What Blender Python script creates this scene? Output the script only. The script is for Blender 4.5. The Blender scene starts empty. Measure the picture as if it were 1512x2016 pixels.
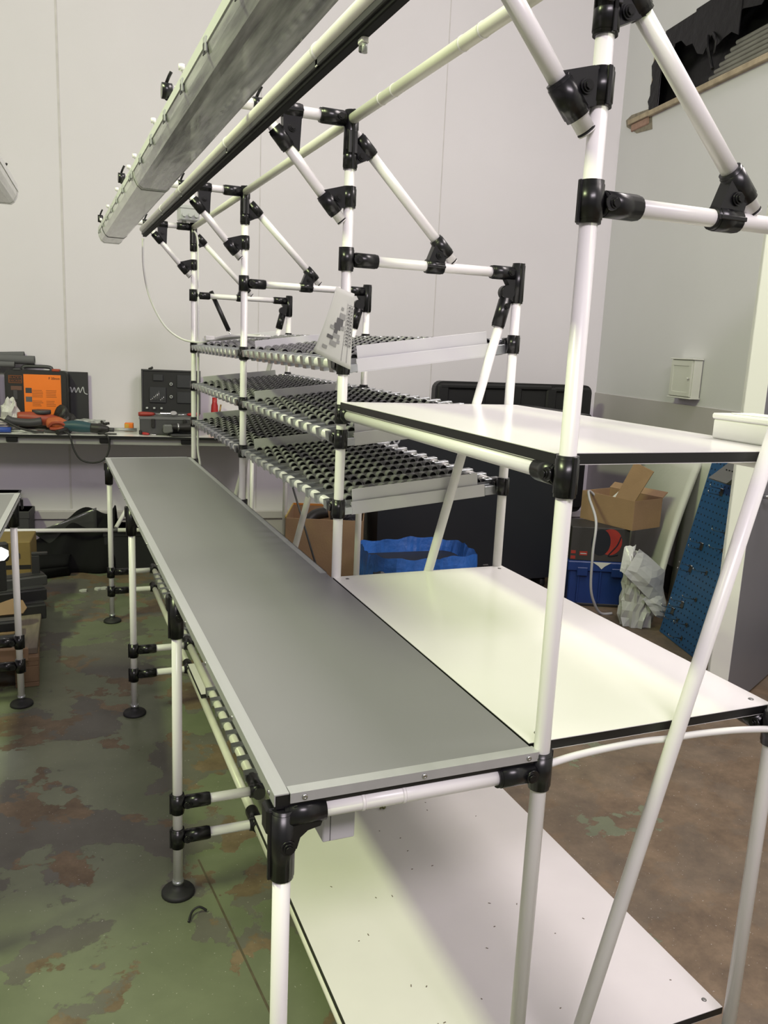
import bpy, math, random
from mathutils import Vector, Matrix, Euler
random.seed(7)
S = bpy.context.scene
COL = S.collection

# ------------------------------------------------------------------ camera
YAW, PITCH, ROLL, FPX = 0.3945, 0.1986, 0.045, 1621.9
cam_d = bpy.data.cameras.new('camera')
cam_d.sensor_fit = 'VERTICAL'; cam_d.sensor_height = 36.0
cam_d.lens = FPX * 36.0 / 2016.0
cam_d.clip_start = 0.02; cam_d.clip_end = 100
cam = bpy.data.objects.new('camera', cam_d); COL.objects.link(cam)
fw = Vector((math.sin(YAW)*math.cos(PITCH), math.cos(YAW)*math.cos(PITCH), -math.sin(PITCH)))
r0 = Vector((math.cos(YAW), -math.sin(YAW), 0)); u0 = r0.cross(fw)
rt = r0*math.cos(ROLL) + u0*math.sin(ROLL); up = -r0*math.sin(ROLL) + u0*math.cos(ROLL)
M = Matrix((rt, up, -fw)).transposed().to_4x4(); M.translation = Vector((-0.772, -1.1003, 1.6003))
cam.matrix_world = M
S.camera = cam

# ------------------------------------------------------------------ world, lamps, exposure
W = bpy.data.worlds.new('world'); S.world = W; W.use_nodes = True
W.node_tree.nodes['Background'].inputs[0].default_value = (1.0, 0.97, 0.98, 1)
W.node_tree.nodes['Background'].inputs[1].default_value = 0.28
def area(name, loc, target, sx, sy, power, color):
    l = bpy.data.lights.new(name, 'AREA'); l.shape = 'RECTANGLE'; l.size = sx; l.size_y = sy
    l.energy = power; l.color = color
    o = bpy.data.objects.new(name, l); COL.objects.link(o); o.location = loc
    d = Vector(target) - Vector(loc); o.rotation_euler = d.to_track_quat('-Z', 'Y').to_euler()
    return o
# fluorescent rows under the hall roof: greenish tubes on the left, warmer pinkish ones behind and right
area('ceiling_lamp_green', (-3.6, 0.6, 5.2), (-0.2, 0.6, 0.4), 1.6, 0.3, 232, (0.87, 1.0, 0.51))
area('ceiling_lamp_pink', (2.2, 0.6, 5.2), (0.3, 0.8, 0.4), 2.4, 1.2, 138, (1.0, 0.90, 0.89))
area('ceiling_lamp_behind', (-1.0, -4.2, 5.2), (0.0, 2.0, 1.2), 3.0, 0.9, 240, (1.0, 0.89, 0.97))
vs = S.view_settings
vs.view_transform = 'Standard'; vs.look = 'None'; vs.gamma = 1.0; vs.exposure = 0.0
try: vs.use_curve_mapping = False
except Exception: pass

# ------------------------------------------------------------------ materials
MAT = {}
def mat(name, col, rough=0.5, metal=0.0, var=0.0, vscale=8.0, stretch=(1,1,1), bump=0.0, bscale=60.0, spec=0.5, trans=0.0, emit=None, estr=0.0, alpha=1.0, coat=0.0):
    if name in MAT: return MAT[name]
    m = bpy.data.materials.new(name); m.use_nodes = True
    nt = m.node_tree; b = nt.nodes['Principled BSDF']
    b.inputs['Base Color'].default_value = (*col, 1); b.inputs['Roughness'].default_value = rough
    b.inputs['Metallic'].default_value = metal; b.inputs['Specular IOR Level'].default_value = spec
    if trans: b.inputs['Transmission Weight'].default_value = trans
    if coat: b.inputs['Coat Weight'].default_value = coat
    if alpha < 1: b.inputs['Alpha'].default_value = alpha
    if emit: b.inputs['Emission Color'].default_value = (*emit, 1); b.inputs['Emission Strength'].default_value = estr
    if var or bump:
        tc = nt.nodes.new('ShaderNodeTexCoord'); mp = nt.nodes.new('ShaderNodeMapping')
        mp.inputs['Scale'].default_value = stretch
        nt.links.new(tc.outputs['Object'], mp.inputs['Vector'])
        nz = nt.nodes.new('ShaderNodeTexNoise'); nz.inputs['Scale'].default_value = vscale; nz.inputs['Detail'].default_value = 5
        nt.links.new(mp.outputs[0], nz.inputs['Vector'])
        if var:
            rp = nt.nodes.new('ShaderNodeValToRGB')
            rp.color_ramp.elements[0].position = 0.3; rp.color_ramp.elements[1].position = 0.7
            rp.color_ramp.elements[0].color = (*[max(0, c*(1-var)) for c in col], 1)
            rp.color_ramp.elements[1].color = (*[min(1, c*(1+var)) for c in col], 1)
            nt.links.new(nz.outputs['Fac'], rp.inputs['Fac']); nt.links.new(rp.outputs['Color'], b.inputs['Base Color'])
        if bump:
            n2 = nt.nodes.new('ShaderNodeTexNoise'); n2.inputs['Scale'].default_value = bscale; n2.inputs['Detail'].default_value = 3
            nt.links.new(mp.outputs[0], n2.inputs['Vector'])
            bp = nt.nodes.new('ShaderNodeBump'); bp.inputs['Strength'].default_value = bump; bp.inputs['Distance'].default_value = 0.01
            nt.links.new(n2.outputs['Fac'], bp.inputs['Height']); nt.links.new(bp.outputs[0], b.inputs['Normal'])
    MAT[name] = m
    return m
white_tube = mat('white_coated_tube', (0.80, 0.79, 0.77), 0.28, var=0.02, vscale=5)
lit_tube = mat('green_lit_tube', (0.76, 0.75, 0.66), 0.35, var=0.04, vscale=12)  # white tube with the greenish lamplight put into its colour
black_joint = mat('black_painted_joint', (0.007, 0.007, 0.008), 0.28)
dark_bolt = mat('dark_bolt', (0.02, 0.02, 0.02), 0.35, 0.6)
black_rubber = mat('black_rubber', (0.018, 0.018, 0.018), 0.6)
zinc = mat('zinc_steel', (0.50, 0.52, 0.54), 0.3, 0.9, var=0.1, vscale=40)
alu = mat('brushed_aluminium', (0.55, 0.56, 0.57), 0.42, 0.55, var=0.04, vscale=30, stretch=(1, .05, 1))
screw_steel = mat('screw_steel', (0.55, 0.55, 0.55), 0.25, 1.0)
bench_grey = mat('grey_bench_laminate', (0.200, 0.199, 0.207), 0.42, var=0.03, vscale=1.6)
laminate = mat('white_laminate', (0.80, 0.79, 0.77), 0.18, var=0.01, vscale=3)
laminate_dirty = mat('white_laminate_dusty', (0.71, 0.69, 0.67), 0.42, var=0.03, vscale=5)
black_edge = mat('black_edge_band', (0.008, 0.008, 0.008), 0.4)
wheel_grey = mat('grey_roller_plastic', (0.23, 0.23, 0.235), 0.42)
wheel_dark = mat('dark_roller_bore', (0.006, 0.006, 0.006), 0.6)
guide_grey = mat('pale_guide_profile', (0.62, 0.62, 0.63), 0.4, 0.1)
plastic_white = mat('white_plastic', (0.80, 0.80, 0.77), 0.4)
cable_white = mat('white_cable', (0.72, 0.72, 0.70), 0.45)
cardboard = mat('brown_cardboard', (0.30, 0.19, 0.105), 0.8, var=0.08, vscale=6, bump=0.1, bscale=90)
cardboard_in = mat('cardboard_inside', (0.24, 0.15, 0.085), 0.85, var=0.08, vscale=6)
bin_navy = mat('dark_bin_plastic', (0.014, 0.016, 0.020), 0.5, bump=0.05, bscale=300)
bin_black = mat('black_bin_plastic', (0.010, 0.010, 0.011), 0.45)
print_white = mat('faded_white_print', (0.40, 0.41, 0.42), 0.6)
blue_tarp = mat('blue_tarpaulin', (0.025, 0.12, 0.42), 0.45, var=0.25, vscale=9, bump=0.5, bscale=30)
blue_plastic = mat('blue_crate_plastic', (0.01, 0.035, 0.16), 0.4, var=0.1, vscale=5)
blue_paint = mat('blue_painted_steel', (0.02, 0.085, 0.23), 0.42)
hole_dark = mat('dark_hole', (0.004, 0.006, 0.012), 0.8)
foam = mat('pale_foam_sheet', (0.56, 0.57, 0.53), 0.7, var=0.06, vscale=3, bump=0.05)
film = mat('milky_plastic_film', (0.60, 0.61, 0.60), 0.3, bump=0.4, bscale=14, trans=0.15)
grey_panel = mat('grey_door_panel', (0.17, 0.17, 0.185), 0.45, var=0.04, vscale=2)
wood_pallet = mat('old_pallet_wood', (0.20, 0.125, 0.07), 0.8, var=0.3, vscale=6, stretch=(1, 8, 1))
wood_pale = mat('raw_timber', (0.36, 0.29, 0.21), 0.8, var=0.25, vscale=12)
black_film = mat('black_plastic_sheet', (0.004, 0.004, 0.0045), 0.45, bump=0.6, bscale=12, spec=0.25)
orange_label = mat('orange_label', (0.80, 0.19, 0.015), 0.45, var=0.03)
orange_plastic = mat('orange_red_plastic', (0.30, 0.05, 0.02), 0.45)
case_black = mat('black_case_plastic', (0.014, 0.013, 0.012), 0.5)
red_plastic = mat('red_plastic', (0.35, 0.012, 0.014), 0.4)
red_dull = mat('dull_red_print', (0.30, 0.03, 0.02), 0.5)
teal_plastic = mat('teal_tool_plastic', (0.018, 0.060, 0.075), 0.5)
chrome = mat('chrome_steel', (0.6, 0.6, 0.6), 0.2, 1.0)
dark_grey = mat('dark_grey_plastic', (0.045, 0.045, 0.047), 0.5)
mid_grey = mat('grey_foam_pipe', (0.10, 0.10, 0.105), 0.8)
paper_white = mat('paper_white', (0.52, 0.53, 0.49), 0.6)
ink = mat('grey_ink', (0.10, 0.10, 0.10), 0.8)
ink_light = mat('light_grey_ink', (0.27, 0.275, 0.26), 0.8)
yellow_box = mat('yellow_card_box', (0.17, 0.12, 0.035), 0.7, var=0.1)
lamp_glow = mat('lit_lamp_lens', (1, 1, 1), 0.4, emit=(1, 1, 0.92), estr=6)
clear_box = mat('clear_grey_plastic', (0.55, 0.57, 0.56), 0.25, trans=0.3)
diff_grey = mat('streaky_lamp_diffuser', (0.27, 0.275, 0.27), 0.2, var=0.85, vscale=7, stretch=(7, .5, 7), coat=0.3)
diff_pale = mat('pale_lamp_diffuser', (0.62, 0.625, 0.61), 0.25, var=0.14, vscale=9, stretch=(5, .6, 5), coat=0.3)
housing = mat('lamp_housing', (0.62, 0.63, 0.61), 0.4)

def wall_mat(name, col, var=0.03):
    return mat(name, col, 0.75, var=var, vscale=0.9, bump=0.03, bscale=120, spec=0.3)
wall_white = wall_mat('white_wall_paint', (0.650, 0.622, 0.665))
wall_grey = wall_mat('pale_grey_wall_paint', (0.62, 0.61, 0.65))
wall_dado = wall_mat('grey_dado_paint', (0.46, 0.43, 0.45), 0.06)

def floor_material():
    m = bpy.data.materials.new('worn_green_floor_paint'); m.use_nodes = True
    nt = m.node_tree; N = nt.nodes; L = nt.links; b = N['Principled BSDF']
    tc = N.new('ShaderNodeTexCoord')
    def noise(scale, detail, dist=0.0, rough=0.55, off=(0, 0, 0)):
        mp = N.new('ShaderNodeMapping'); mp.inputs['Location'].default_value = off; L.new(tc.outputs['Object'], mp.inputs['Vector'])
        n = N.new('ShaderNodeTexNoise'); n.inputs['Scale'].default_value = scale; n.inputs['Detail'].default_value = detail
        n.inputs['Distortion'].default_value = dist; n.inputs['Roughness'].default_value = rough
        L.new(mp.outputs[0], n.inputs['Vector']); return n.outputs['Fac']
    def ramp(fac, stops):
        r = N.new('ShaderNodeValToRGB'); cr = r.color_ramp
        while len(cr.elements) < len(stops): cr.elements.new(0.5)
        for e, (p, c) in zip(cr.elements, stops): e.position = p; e.color = (*c, 1)
        L.new(fac, r.inputs['Fac']); return r.outputs['Color']
    def math_(op, a, bb):
        n = N.new('ShaderNodeMath'); n.operation = op
        for i, v in enumerate((a, bb)):
            if isinstance(v, (int, float)): n.inputs[i].default_value = v
            else: L.new(v, n.inputs[i])
        return n.outputs[0]
    def mix(fac, a, bb):
        n = N.new('ShaderNodeMix'); n.data_type = 'RGBA'
        L.new(fac, n.inputs['Factor']); L.new(a, n.inputs['A']); L.new(bb, n.inputs['B']); return n.outputs['Result']
    conc = ramp(noise(4.6, 11, 0.15, 0.74), [(0.28, (0.080, 0.057, 0.036)), (0.5, (0.160, 0.115, 0.070)), (0.72, (0.25, 0.185, 0.115))])
    grey = ramp(noise(5, 6, 0.2, 0.6, (4, 2, 0)), [(0.3, (0.105, 0.100, 0.082)), (0.7, (0.150, 0.145, 0.120))])
    green = ramp(noise(4, 6, 0.2, 0.6, (9, 1, 0)), [(0.3, (0.128, 0.145, 0.090)), (0.7, (0.178, 0.200, 0.124))])
    sep = N.new('ShaderNodeSeparateXYZ'); L.new(tc.outputs['Object'], sep.inputs[0])
    mr = N.new('ShaderNodeMapRange'); mr.inputs['From Min'].default_value = 0.15; mr.inputs['From Max'].default_value = 0.75
    mr.inputs['To Min'].default_value = 0.0; mr.inputs['To Max'].default_value = 0.13; L.new(sep.outputs['X'], mr.inputs['Value'])
    n1 = math_('SUBTRACT', noise(2.4, 12, 0.12, 0.60, (0.7, 8.3, 0)), mr.outputs[0])
    n2 = noise(2.6, 12, 0.15, 0.62, (7.7, 3.4, 0))
    mg = N.new('ShaderNodeMapRange'); mg.inputs['From Min'].default_value = 0.490; mg.inputs['From Max'].default_value = 0.500; L.new(n1, mg.inputs['Value'])
    mk = N.new('ShaderNodeMapRange'); mk.inputs['From Min'].default_value = 0.475; mk.inputs['From Max'].default_value = 0.495; L.new(n2, mk.inputs['Value'])
    c1 = mix(mk.outputs[0], conc, grey)
    c1r = mix(math_('MULTIPLY', mr.outputs[0], 6.0), c1, conc)
    c2 = mix(mg.outputs[0], c1r, green)
    dust = noise(130, 2, 0, 0.5)
    dm = N.new('ShaderNodeMapRange'); dm.inputs['From Min'].default_value = 0.715; dm.inputs['From Max'].default_value = 0.735; L.new(dust, dm.inputs['Value'])
    dc = N.new('ShaderNodeRGB'); dc.outputs[0].default_value = (0.45, 0.44, 0.40, 1)
    c3 = mix(dm.outputs[0], c2, dc.outputs[0])
    L.new(c3, b.inputs['Base Color'])
    rr = N.new('ShaderNodeMapRange'); rr.inputs['To Min'].default_value = 0.55; rr.inputs['To Max'].default_value = 0.33; L.new(mg.outputs[0], rr.inputs['Value'])
    L.new(rr.outputs[0], b.inputs['Roughness'])
    bp = N.new('ShaderNodeBump'); bp.inputs['Strength'].default_value = 0.25; bp.inputs['Distance'].default_value = 0.004
    L.new(mg.outputs[0], bp.inputs['Height']); L.new(bp.outputs[0], b.inputs['Normal'])
    return m

# ------------------------------------------------------------------ mesh builder
class MB:
    def __init__(s): s.v = []; s.f = []; s.mi = []; s.sm = []; s.mats = []
    def m(s, material):
        if material not in s.mats: s.mats.append(material)
        return s.mats.index(material)
    def add(s, vs, fs, material, smooth=False, X=None):
        o = len(s.v); k = s.m(material)
        for p in vs:
            p = Vector(p)
            s.v.append(X @ p if X is not None else p)
        for i, f in enumerate(fs):
            s.f.append([o+j for j in f]); s.mi.append(k)
            s.sm.append(smooth[i] if isinstance(smooth, list) else smooth)
        return s
    def box(s, x0, x1, y0, y1, z0, z1, material, X=None, c=0.0, side=None):
        if c > 0:
            c = min(c, (x1-x0)*.49, (y1-y0)*.49, (z1-z0)*.49)
            vs = []; idx = {}
            for i, x in enumerate((x0, x1)):
                for j, y in enumerate((y0, y1)):
                    for k, z in enumerate((z0, z1)):
                        sx = c if i == 0 else -c; sy = c if j == 0 else -c; sz = c if k == 0 else -c
                        for a, p in enumerate(((x, y+sy, z+sz), (x+sx, y, z+sz), (x+sx, y+sy, z))):
                            idx[(i, j, k, a)] = len(vs); vs.append(p)
            fs = []
            for i in (0, 1):
                q = [idx[(i, 0, 0, 0)], idx[(i, 1, 0, 0)], idx[(i, 1, 1, 0)], idx[(i, 0, 1, 0)]]; fs.append(q if i else q[::-1])
                q = [idx[(0, i, 0, 1)], idx[(0, i, 1, 1)], idx[(1, i, 1, 1)], idx[(1, i, 0, 1)]]; fs.append(q if i else q[::-1])
                q = [idx[(0, 0, i, 2)], idx[(1, 0, i, 2)], idx[(1, 1, i, 2)], idx[(0, 1, i, 2)]]; fs.append(q if i else q[::-1])
            for a in (0, 1):
                for b2 in (0, 1):
                    fs.append([idx[(0, a, b2, 1)], idx[(1, a, b2, 1)], idx[(1, a, b2, 2)], idx[(0, a, b2, 2)]])
                    fs.append([idx[(a, 0, b2, 0)], idx[(a, 1, b2, 0)], idx[(a, 1, b2, 2)], idx[(a, 0, b2, 2)]])
                    fs.append([idx[(a, b2, 0, 0)], idx[(a, b2, 1, 0)], idx[(a, b2, 1, 1)], idx[(a, b2, 0, 1)]])
            for i in (0, 1):
                for j in (0, 1):
                    for k in (0, 1): fs.append([idx[(i, j, k, 0)], idx[(i, j, k, 1)], idx[(i, j, k, 2)]])
            return s.add(vs, fs, material, False, X)
        vs = [(x, y, z) for x in (x0, x1) for y in (y0, y1) for z in (z0, z1)]
        fs = [(0, 1, 3, 2), (4, 6, 7, 5), (0, 4, 5, 1), (2, 3, 7, 6), (0, 2, 6, 4), (1, 5, 7, 3)]
        if side is None: return s.add(vs, fs, material, False, X)
        s.add(vs, fs[:4], side, False, X); return s.add(vs, fs[4:], material, False, X)
    def tube(s, a, b, r, material, n=16, r2=None, caps=True, X=None):
        a = Vector(a); b = Vector(b); d = (b-a).normalized(); r2 = r if r2 is None else r2
        t = Vector((0, 0, 1)) if abs(d.z) < .9 else Vector((1, 0, 0)); p = d.cross(t).normalized(); q = d.cross(p)
        vs = []; 
        for k in range(n):
            w = p*math.cos(2*math.pi*k/n) + q*math.sin(2*math.pi*k/n); vs += [a+w*r, b+w*r2]
        fs = [(2*k, 2*((k+1) % n), 2*((k+1) % n)+1, 2*k+1) for k in range(n)]; sm = [True]*n
        if caps: fs += [tuple(range(0, 2*n, 2))[::-1], tuple(range(1, 2*n, 2))]; sm += [False, False]
        return s.add(vs, fs, material, sm, X)
    def path(s, pts, r, material, n=8, X=None):
        pts = [Vector(p) for p in pts]; vs = []; N = len(pts); prev = None
        for i, p in enumerate(pts):
            d = (pts[min(i+1, N-1)] - pts[max(i-1, 0)]).normalized()
            if prev is None:
                t = Vector((0, 0, 1)) if abs(d.z) < .9 else Vector((1, 0, 0)); a = d.cross(t).normalized()
            else: a = (prev - d*prev.dot(d)).normalized()
            prev = a; b = d.cross(a)
            rr = r[i] if isinstance(r, (list, tuple)) else r
            vs += [p + (a*math.cos(2*math.pi*k/n) + b*math.sin(2*math.pi*k/n))*rr for k in range(n)]
        fs = [(i*n+k, i*n+(k+1) % n, (i+1)*n+(k+1) % n, (i+1)*n+k) for i in range(N-1) for k in range(n)]; sm = [True]*len(fs)
        fs += [tuple(range(n))[::-1], tuple((N-1)*n+k for k in range(n))]; sm += [False, False]
        return s.add(vs, fs, material, sm, X)
    def lathe(s, prof, material, n=20, X=None, smooth=True):
        vs = []; fs = []
        for r, z in prof: vs += [(r*math.cos(2*math.pi*k/n), r*math.sin(2*math.pi*k/n), z) for k in range(n)]
        for i in range(len(prof)-1):
            fs += [(i*n+k, i*n+(k+1) % n, (i+1)*n+(k+1) % n, (i+1)*n+k) for k in range(n)]
        sm = [smooth]*len(fs)
        fs += [tuple(range(n))[::-1], tuple((len(prof)-1)*n+k for k in range(n))]; sm += [False, False]
        return s.add(vs, fs, material, sm, X)
    def prism(s, poly, d0, d1, material, plane='xz', X=None, smooth=False, capmat=None):
        def P(a, b, d): return {'xz': (a, d, b), 'xy': (a, b, d), 'yz': (d, a, b)}[plane]
        n = len(poly); vs = [P(a, b, d0) for a, b in poly] + [P(a, b, d1) for a, b in poly]
        sides = [(k, (k+1) % n, n+(k+1) % n, n+k) for k in range(n)]
        caps = [tuple(range(n))[::-1], tuple(range(n, 2*n))]
        s.add(vs, sides, material, smooth, X); return s.add(vs, caps, capmat or material, False, X)
    def grid(s, fn, nu, nv, material, X=None, smooth=True):
        vs = [fn(i/nu, j/nv) for i in range(nu+1) for j in range(nv+1)]
        fs = [(i*(nv+1)+j, (i+1)*(nv+1)+j, (i+1)*(nv+1)+j+1, i*(nv+1)+j+1) for i in range(nu) for j in range(nv)]
        return s.add(vs, fs, material, smooth, X)
    def mesh(s, name):
        me = bpy.data.meshes.new(name); me.from_pydata([tuple(p) for p in s.v], [], s.f)
        for m in s.mats: me.materials.append(m)
        me.polygons.foreach_set('material_index', s.mi); me.polygons.foreach_set('use_smooth', s.sm)
        me.update(); return me
    def build(s, name, parent=None, loc=None, rot=None):
        return link(name, s.mesh(name), parent, loc, rot)
def link(name, me, parent=None, loc=None, rot=None):
    o = bpy.data.objects.new(name, me); COL.objects.link(o)
    if parent is not None: o.parent = parent
    if loc is not None: o.location = loc
    if rot is not None: o.rotation_euler = rot
    return o
def solid(o, t, off=-1):
    md = o.modifiers.new('thickness', 'SOLIDIFY'); md.thickness = t; md.offset = off; return o
def tag(o, label, cat, group=None):
    o['label'] = label; o['category'] = cat
    if group: o['group'] = group
    return o
def empty(name, loc=(0, 0, 0), rot=(0, 0, 0), label=None, cat=None, group=None):
    o = bpy.data.objects.new(name, None); COL.objects.link(o); o.location = loc; o.rotation_euler = rot; o.empty_display_size = .05
    if label: tag(o, label, cat, group)
    return o
def structure(o): o['kind'] = 'structure'; return o
def text(name, body, size, material, parent, loc, rot, depth=0.0006):
    cu = bpy.data.curves.new(name, 'FONT'); cu.body = body; cu.size = size; cu.extrude = depth; cu.align_x = 'CENTER'; cu.align_y = 'CENTER'
    t = bpy.data.objects.new(name, cu); COL.objects.link(t)
    dg = bpy.context.evaluated_depsgraph_get(); dg.update()
    me = bpy.data.meshes.new_from_object(t.evaluated_get(dg)); bpy.data.objects.remove(t); bpy.data.curves.remove(cu)
    me.materials.clear(); me.materials.append(material)
    return link(name, me, parent, loc, rot)
def spline(pts, k=6):
    pts = [Vector(p) for p in pts]; out = []
    for i in range(len(pts)-1):
        p0 = pts[max(i-1, 0)]; p1 = pts[i]; p2 = pts[i+1]; p3 = pts[min(i+2, len(pts)-1)]
        for j in range(k):
            t = j/k
            out.append(.5*((2*p1) + (p2-p0)*t + (2*p0-5*p1+4*p2-p3)*t*t + (3*p1-p0-3*p2+p3)*t**3))
    return out + [pts[-1]]

# ------------------------------------------------------------------ the room (turned 9 degrees to the bench)
TH = math.radians(9)
RZ = (0, 0, -TH)
ex = Vector((math.cos(TH), -math.sin(TH), 0)); ny = Vector((math.sin(TH), math.cos(TH), 0))
B0 = Vector((-0.6, 5.2, 0))                      # a point at the foot of the back wall
CORNER_S = 4.07
PC = B0 + ex*CORNER_S
def wl(s, off, z=0.0): return B0 + ex*s - ny*off + Vector((0, 0, z))          # back-wall coordinates
def rw(t, off, z=0.0): return PC - ny*t - ex*off + Vector((0, 0, z))          # right-wall coordinates

structure(MB().box(-9, 7, -7, 8, -0.1, 0, floor_material()).build('floor'))
structure(MB().box(-8, CORNER_S+.2, 0, .2, 0, 7, wall_white).build('wall_back', None, B0, RZ))
# right wall with the broken-out opening near the top
HB, HT, H0, H1 = 3.335, 3.80, 0.42, 3.4
wr = MB()
for (t0, t1, z0, z1) in ((0, H0, 0, 7), (H0, H1, 0, HB), (H0, H1, HT, 7), (H1, 12, 0, 7)): wr.box(0, .06, -t1, -t0, z0, z1, wall_grey)
wall_right = structure(wr.build('wall_right', None, PC, RZ))
wl_left = structure(MB().box(-.2, 0, -12, 8, 0, 7, wall_white).build('wall_left', None, Vector((-7, 2, 0)), RZ))
structure(MB().box(-.003, .003, -4.0, .2, .0, .0008, mat('dirty_floor_joint', (.085, .070, .042), .8, var=.3, vscale=20)).build('trim_6', None, (-.357, 1.036, 0), (0, 0, math.radians(5.25))))
seam_m = mat('wall_seam_filler', (0.54, 0.515, 0.52), 0.8, var=0.1, vscale=10)
for k, (s_, w_) in enumerate(((-0.018, .014), (1.316, .005), (2.654, .006))):
    structure(MB().box(-w_/2, w_/2, -.0025, .001, .34, 6.9, seam_m).build('trim_%d' % (k+1), None, wl(s_, 0), RZ))
bb = MB().box(-5, CORNER_S, -.03, 0, .262, .325, wall_dado, c=.006).box(-5, CORNER_S, -.012, 0, 0, .262, wall_dado)
structure(bb.build('baseboard_back', None, B0, RZ))
structure(MB().box(-.014, -.008, -6, 0, 0, .20, mat('dark_wall_foot', (.07, .068, .066), .6), c=.002).build('wall_foot_right', None, PC, RZ))  # darker strip along the foot of the right wall
structure(MB().box(-.008, 0, -6, 0, 0, 1.305, wall_dado, c=.002).build('trim_4', None, PC, RZ))
# what shows in the opening
op = empty('torn_wall_opening', rw(1.5, -.07, HB), RZ, 'torn opening high in the right wall with black sheeting and corrugated panels', 'wall opening')
def sheetfn(u, v):
    y = -2.2 + u*3.9; z = -.12 + v*.85
    return (.05 + .020*math.sin(9*v+3*u) + .010*math.sin(60*u+11*v) + .006*math.sin(43*v), y, z)
solid(MB().grid(sheetfn, 70, 24, black_film).build('black_sheet', op), .004)
wm = mat('weathered_metal', (0.30, 0.30, 0.26), .5, .2, var=.2, vscale=6)
for k in range(6): MB().tube((-.03, -2.1, .050+.028*k), (-.03, .42-.05*k, .050+.028*k), .0150, wm, n=10).build('corrugation', op)
MB().box(-.10, .0, -2.1, 1.06, -.030, .008, wood_pale, c=.004).build('sill_batten', op)
MB().box(-.072, -.03, 1.06, 1.10, -.02, .40, wood_pale, c=.004).build('side_batten', op)
rj_ = random.Random(11)
def ragged(y0, y1, z0, z1, n, edge, depth, nm, x=-.074):
    """a torn strip of black film along one edge of the opening"""
    pts = []
    for k in range(n+1):
        t = k/n
        if edge == 'left': pts.append((y0 + depth*rj_.random(), z0+(z1-z0)*t))
        else: pts.append((y0+(y1-y0)*t, z0 + depth*rj_.random()))
    base = [(y1, z1), (y1, z0)] if edge == 'left' else [(y1, z1), (y0, z1)]
    MB().prism(pts+base, x, x+.006, black_film, 'yz').build(nm, op)
ragged(1.07, .98, .02, .46, 13, 'left', .055, 'torn_edge')
ragged(.95, .10, .20, .50, 12, 'down', .18, 'torn_flap', -.082); ragged(.60, -.60, .28, .52, 14, 'down', .10, 'torn_flap', -.076)
MB().path(spline([(-.085, .42, .30), (-.10, .38, .22), (-.09, .34, .12), (-.10, .30, .07)]), .010, black_film, 6).build('hanging_shred', op); MB().path(spline([(-.085, .36, .30), (-.10, .30, .24), (-.095, .31, .16)]), .008, black_film, 6).build('hanging_shred', op)
MB().box(-.082, -.05, 1.07, 1.32, -.075, -.022, mat('pinkish_brick', (.33, .20, .16), .8, var=.2, vscale=20), c=.006).build('exposed_brick', op); MB().box(-.095, -.05, 1.05, 1.35, -.022, .012, wood_pale, c=.003).build('batten_end', op)
MB().prism([(1.02, -.12), (1.24, -.10), (1.40, -.02), (1.42, .03), (1.34, .05), (1.06, .03)], -.0735, -.068, mat('bare_render', (.22, .19, .15), .9, var=.3, vscale=20), 'yz').build('bare_render', op)

# ------------------------------------------------------------------ tube-frame joints
R = 0.014
RS = 0.0185
_bolt_mesh = {}
def bolt_mesh():
    if 'b' not in _bolt_mesh:
        mb = MB().tube((0, 0, 0), (0, 0, .0035), .0085, dark_bolt, 14).tube((0, 0, .0035), (0, 0, .0065), .0062, dark_bolt, 6)
        _bolt_mesh['b'] = mb.mesh('bolt')
    return _bolt_mesh['b']
def sleeve(mb, a, b, lip=None):
    a = Vector(a); b = Vector(b); mb.tube(a, b, RS, black_joint, 18)
    d = (b-a).normalized(); mb.tube(a+d*.006, b-d*.006, RS+.0012, black_joint, 18)
    if lip is not None:
        l = Vector(lip).normalized(); w = d.cross(l); c0 = (a+b)/2; h = (b-a).length/2
        Xf = Matrix((l, w, d)).transposed().to_4x4(); Xf.translation = c0
        mb.box(RS-.004, RS+.0045, -.0035, .0035, -h, h, black_joint, Xf, c=.001)
def prism_xz(mb, poly, t=.012): mb.prism(poly, -t, t, black_joint, 'xz')
class Joint:
    def __init__(s): s.mb = MB(); s.b = []
    def sl(s, a, b, lip=None): sleeve(s.mb, a, b, lip); return s
    def web(s, poly, t=.012): prism_xz(s.mb, poly, t); return s
    def bolt(s, p, d): s.b.append((Vector(p), Vector(d))); return s
    def place(s, parent, loc, bolts=True, name='clamp_joint'):
        o = s.mb.build(name, parent, loc)
        if bolts:
            for p, d in s.b: link('bolt', bolt_mesh(), o, p, d.to_track_quat('Z', 'Y').to_euler())
        return o
def tee(branch, L=.075, half=.031, post=(0, 0, 1)):
    """sleeve round a post with one arm"""
    j = Joint(); pz = Vector(post); br = Vector(branch)
    lip = -br if True else None
    j.sl(-pz*half, pz*half, lip); j.sl(br*.018, br*L)
    side = Vector((0, -1, 0)) if abs(br.y) < .5 else Vector((-1, 0, 0))
    up_ = pz
    j.mb.tube(br*.026+side*.016, br*.026+side*.021, .0115, black_joint, 14)
    j.bolt(br*.030+side*.0195, side)
    return j
def copy_tree(o, parent, dloc=None):
    c = o.copy(); COL.objects.link(c); c.parent = parent
    if dloc is not None: c.location = o.location + Vector(dloc)
    for ch in o.children: copy_tree(ch, c)
    return c

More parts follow.
